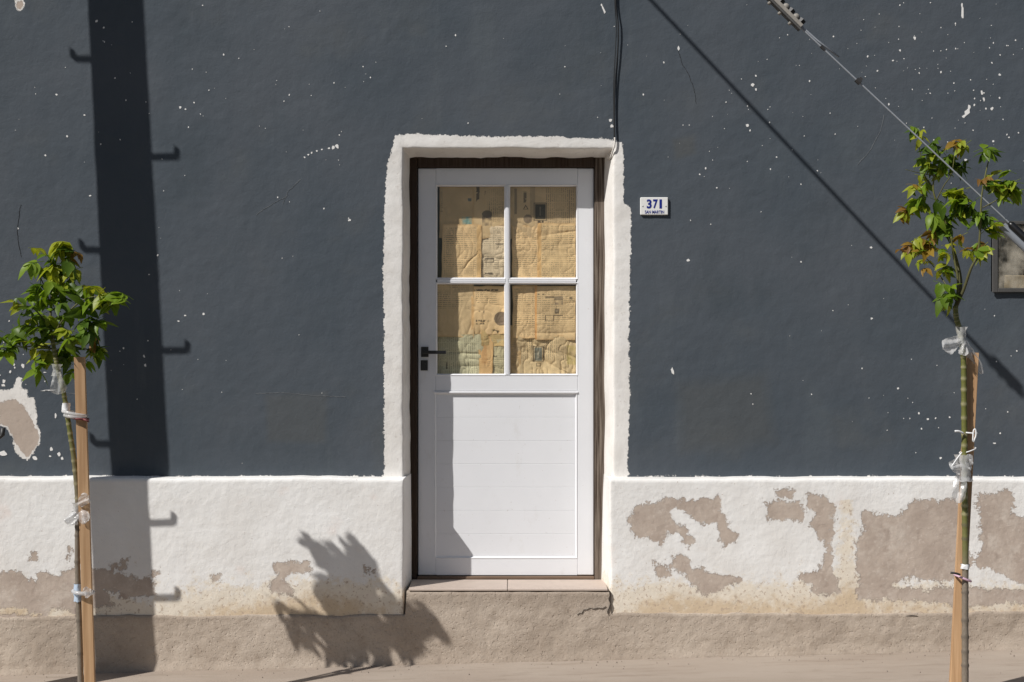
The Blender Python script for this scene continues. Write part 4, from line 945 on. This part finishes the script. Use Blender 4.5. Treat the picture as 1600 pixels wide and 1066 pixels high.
film('plastic_bag', 'crumpled clear plastic bag tied round the right sapling at the ledge', [wrap(1506, 731, .026, 40, M_FILM2, 0, 12, flare=1.3, sx=1.1), flap((1503, 722), (1488, 735), 18, 22, 13), flap((1508, 722), (1520, 722), 16, 22, 14), flap((1502, 745), (1497, 786), 14, 22, 15)], M_FILM2, 'plastic bag')
# string and tape ties
def loop(px, py, rx, ry, dy, tilt=0.0, n=22):
    c0 = T3(px, py, dy); return [(c0.x + math.cos(a_) * rx, c0.y + math.sin(a_) * ry, c0.z + math.cos(a_) * tilt) for a_ in np.linspace(0, 2 * math.pi, n)]
tag(join_data('string_tie', [tube_data(loop(1513, 676, .036, .036, .02, -.003), .0035, 7)[:2], tube_data(catmull([T3(1492, 674, -.03), T3(1498, 674, -.028), T3(1505, 677, -.02)], 4), .0045, 7)[:2], tube_data(catmull([T3(1520, 690, -.02), T3(1521, 674, -.022), T3(1524, 671, -.022), T3(1525, 680, -.022), T3(1521, 691, -.02)], 4), .0032, 7)[:2]], M_WHITEPL), 'knotted white string tying the right sapling to its stake', 'string')
tag(join_data('string_tie', [tube_data(catmull([T3(1503, 707, -.02), T3(1496, 716, -.025), T3(1487, 729, -.03)], 4), .0028, 7)[:2], tube_data(loop(1512, 704, .034, .034, .02, .012), .0025, 7)[:2]], M_WHITEPL), 'thin slanting white string above the plastic bag on the right sapling', 'string')
tt = tag(empty('tape_tie', T3(1506, 910)), 'white and pink tape tying the lower right sapling to its stake', 'tape')
keep_world(join_data('white_band', [wrap(1508, 885, .0175, 7, None, 0, 21, flare=1.0, m=4)], M_WHITEPL), tt)
keep_world(join_data('pink_band', [tube_data(loop(1504, 903, .034, .034, .012, -.014), .0050, 7)[:2]], M_PINK), tt)
keep_world(join_data('dark_end', [tube_data(catmull([T3(1500, 898, -.03), T3(1493, 896, -.035), T3(1485, 895, -.03)], 4), .0048, 7)[:2]], M_DARKSTEEL), tt)
tt = tag(empty('tape_tie', T3(120, 655)), 'silvery and dark red tape tying the left sapling to the stake top', 'tape')
keep_world(join_data('white_band', [wrap(103.5, 637, .0155, 14, None, 0, 31, flare=1.0, m=4)], M_WHITEPL), tt)
keep_world(join_data('clear_band', [tube_data(loop(117, 646, .05, .034, -.006, -.010), .0075, 7)[:2], tube_data(loop(118, 651, .046, .035, -.006, -.006), .0065, 7)[:2]], M_FILM2), tt)
keep_world(join_data('red_band', [tube_data(loop(125.5, 654, .033, .034, -.008, -.004), .0052, 7)[:2], tube_data([T3(130, 655, -.038), T3(139, 659, -.040)], .004, 7)[:2]], M_REDTAPE), tt)
tt = tag(empty('tape_tie', T3(124, 935)), 'pale blue tape and clear film tying the lower left sapling to its stake', 'tape')
keep_world(join_data('blue_band', [wrap(122.5, 926, .0185, 27, None, 0, 41, flare=1.0, m=6)], M_BLUETAPE), tt)
keep_world(join_data('clear_band', [tube_data(loop(130, 925, .042, .036, -.006, -.004), .0085, 7)[:2], flap((130, 922), (142, 930), 12, 16, 42, -.046, -.046)], M_FILM2), tt)

# ------------------------------------------------------------------ grit and hairline cracks on the pavement
rg = random.Random(3); V, F = [], []
for _ in range(260):
    x = rg.uniform(-3.2, 3.2); y = -.10 - abs(rg.gauss(0, .10)) if rg.random() < .7 else rg.uniform(-1.4, -.1)
    r0 = rg.choice((.0012, .0016, .002, .003, .0042)); z = gz(x) + .004
    n = len(V); a0 = rg.uniform(0, 6)
    V += [(x + r0 * math.cos(a0 + k * 1.57) * rg.uniform(.7, 1.3), y + r0 * math.sin(a0 + k * 1.57) * rg.uniform(.7, 1.3), z - .004) for k in range(4)] + [(x + rg.uniform(-.3, .3) * r0, y, z + r0 * rg.uniform(.5, 1.1))]
    F += [(n + k, n + (k + 1) % 4, n + 4) for k in range(4)]
tag(mesh_obj('grit', V, F, plain('grit_stone', (.20, .165, .135), .9, .3, 40), None, False), kind='stuff')
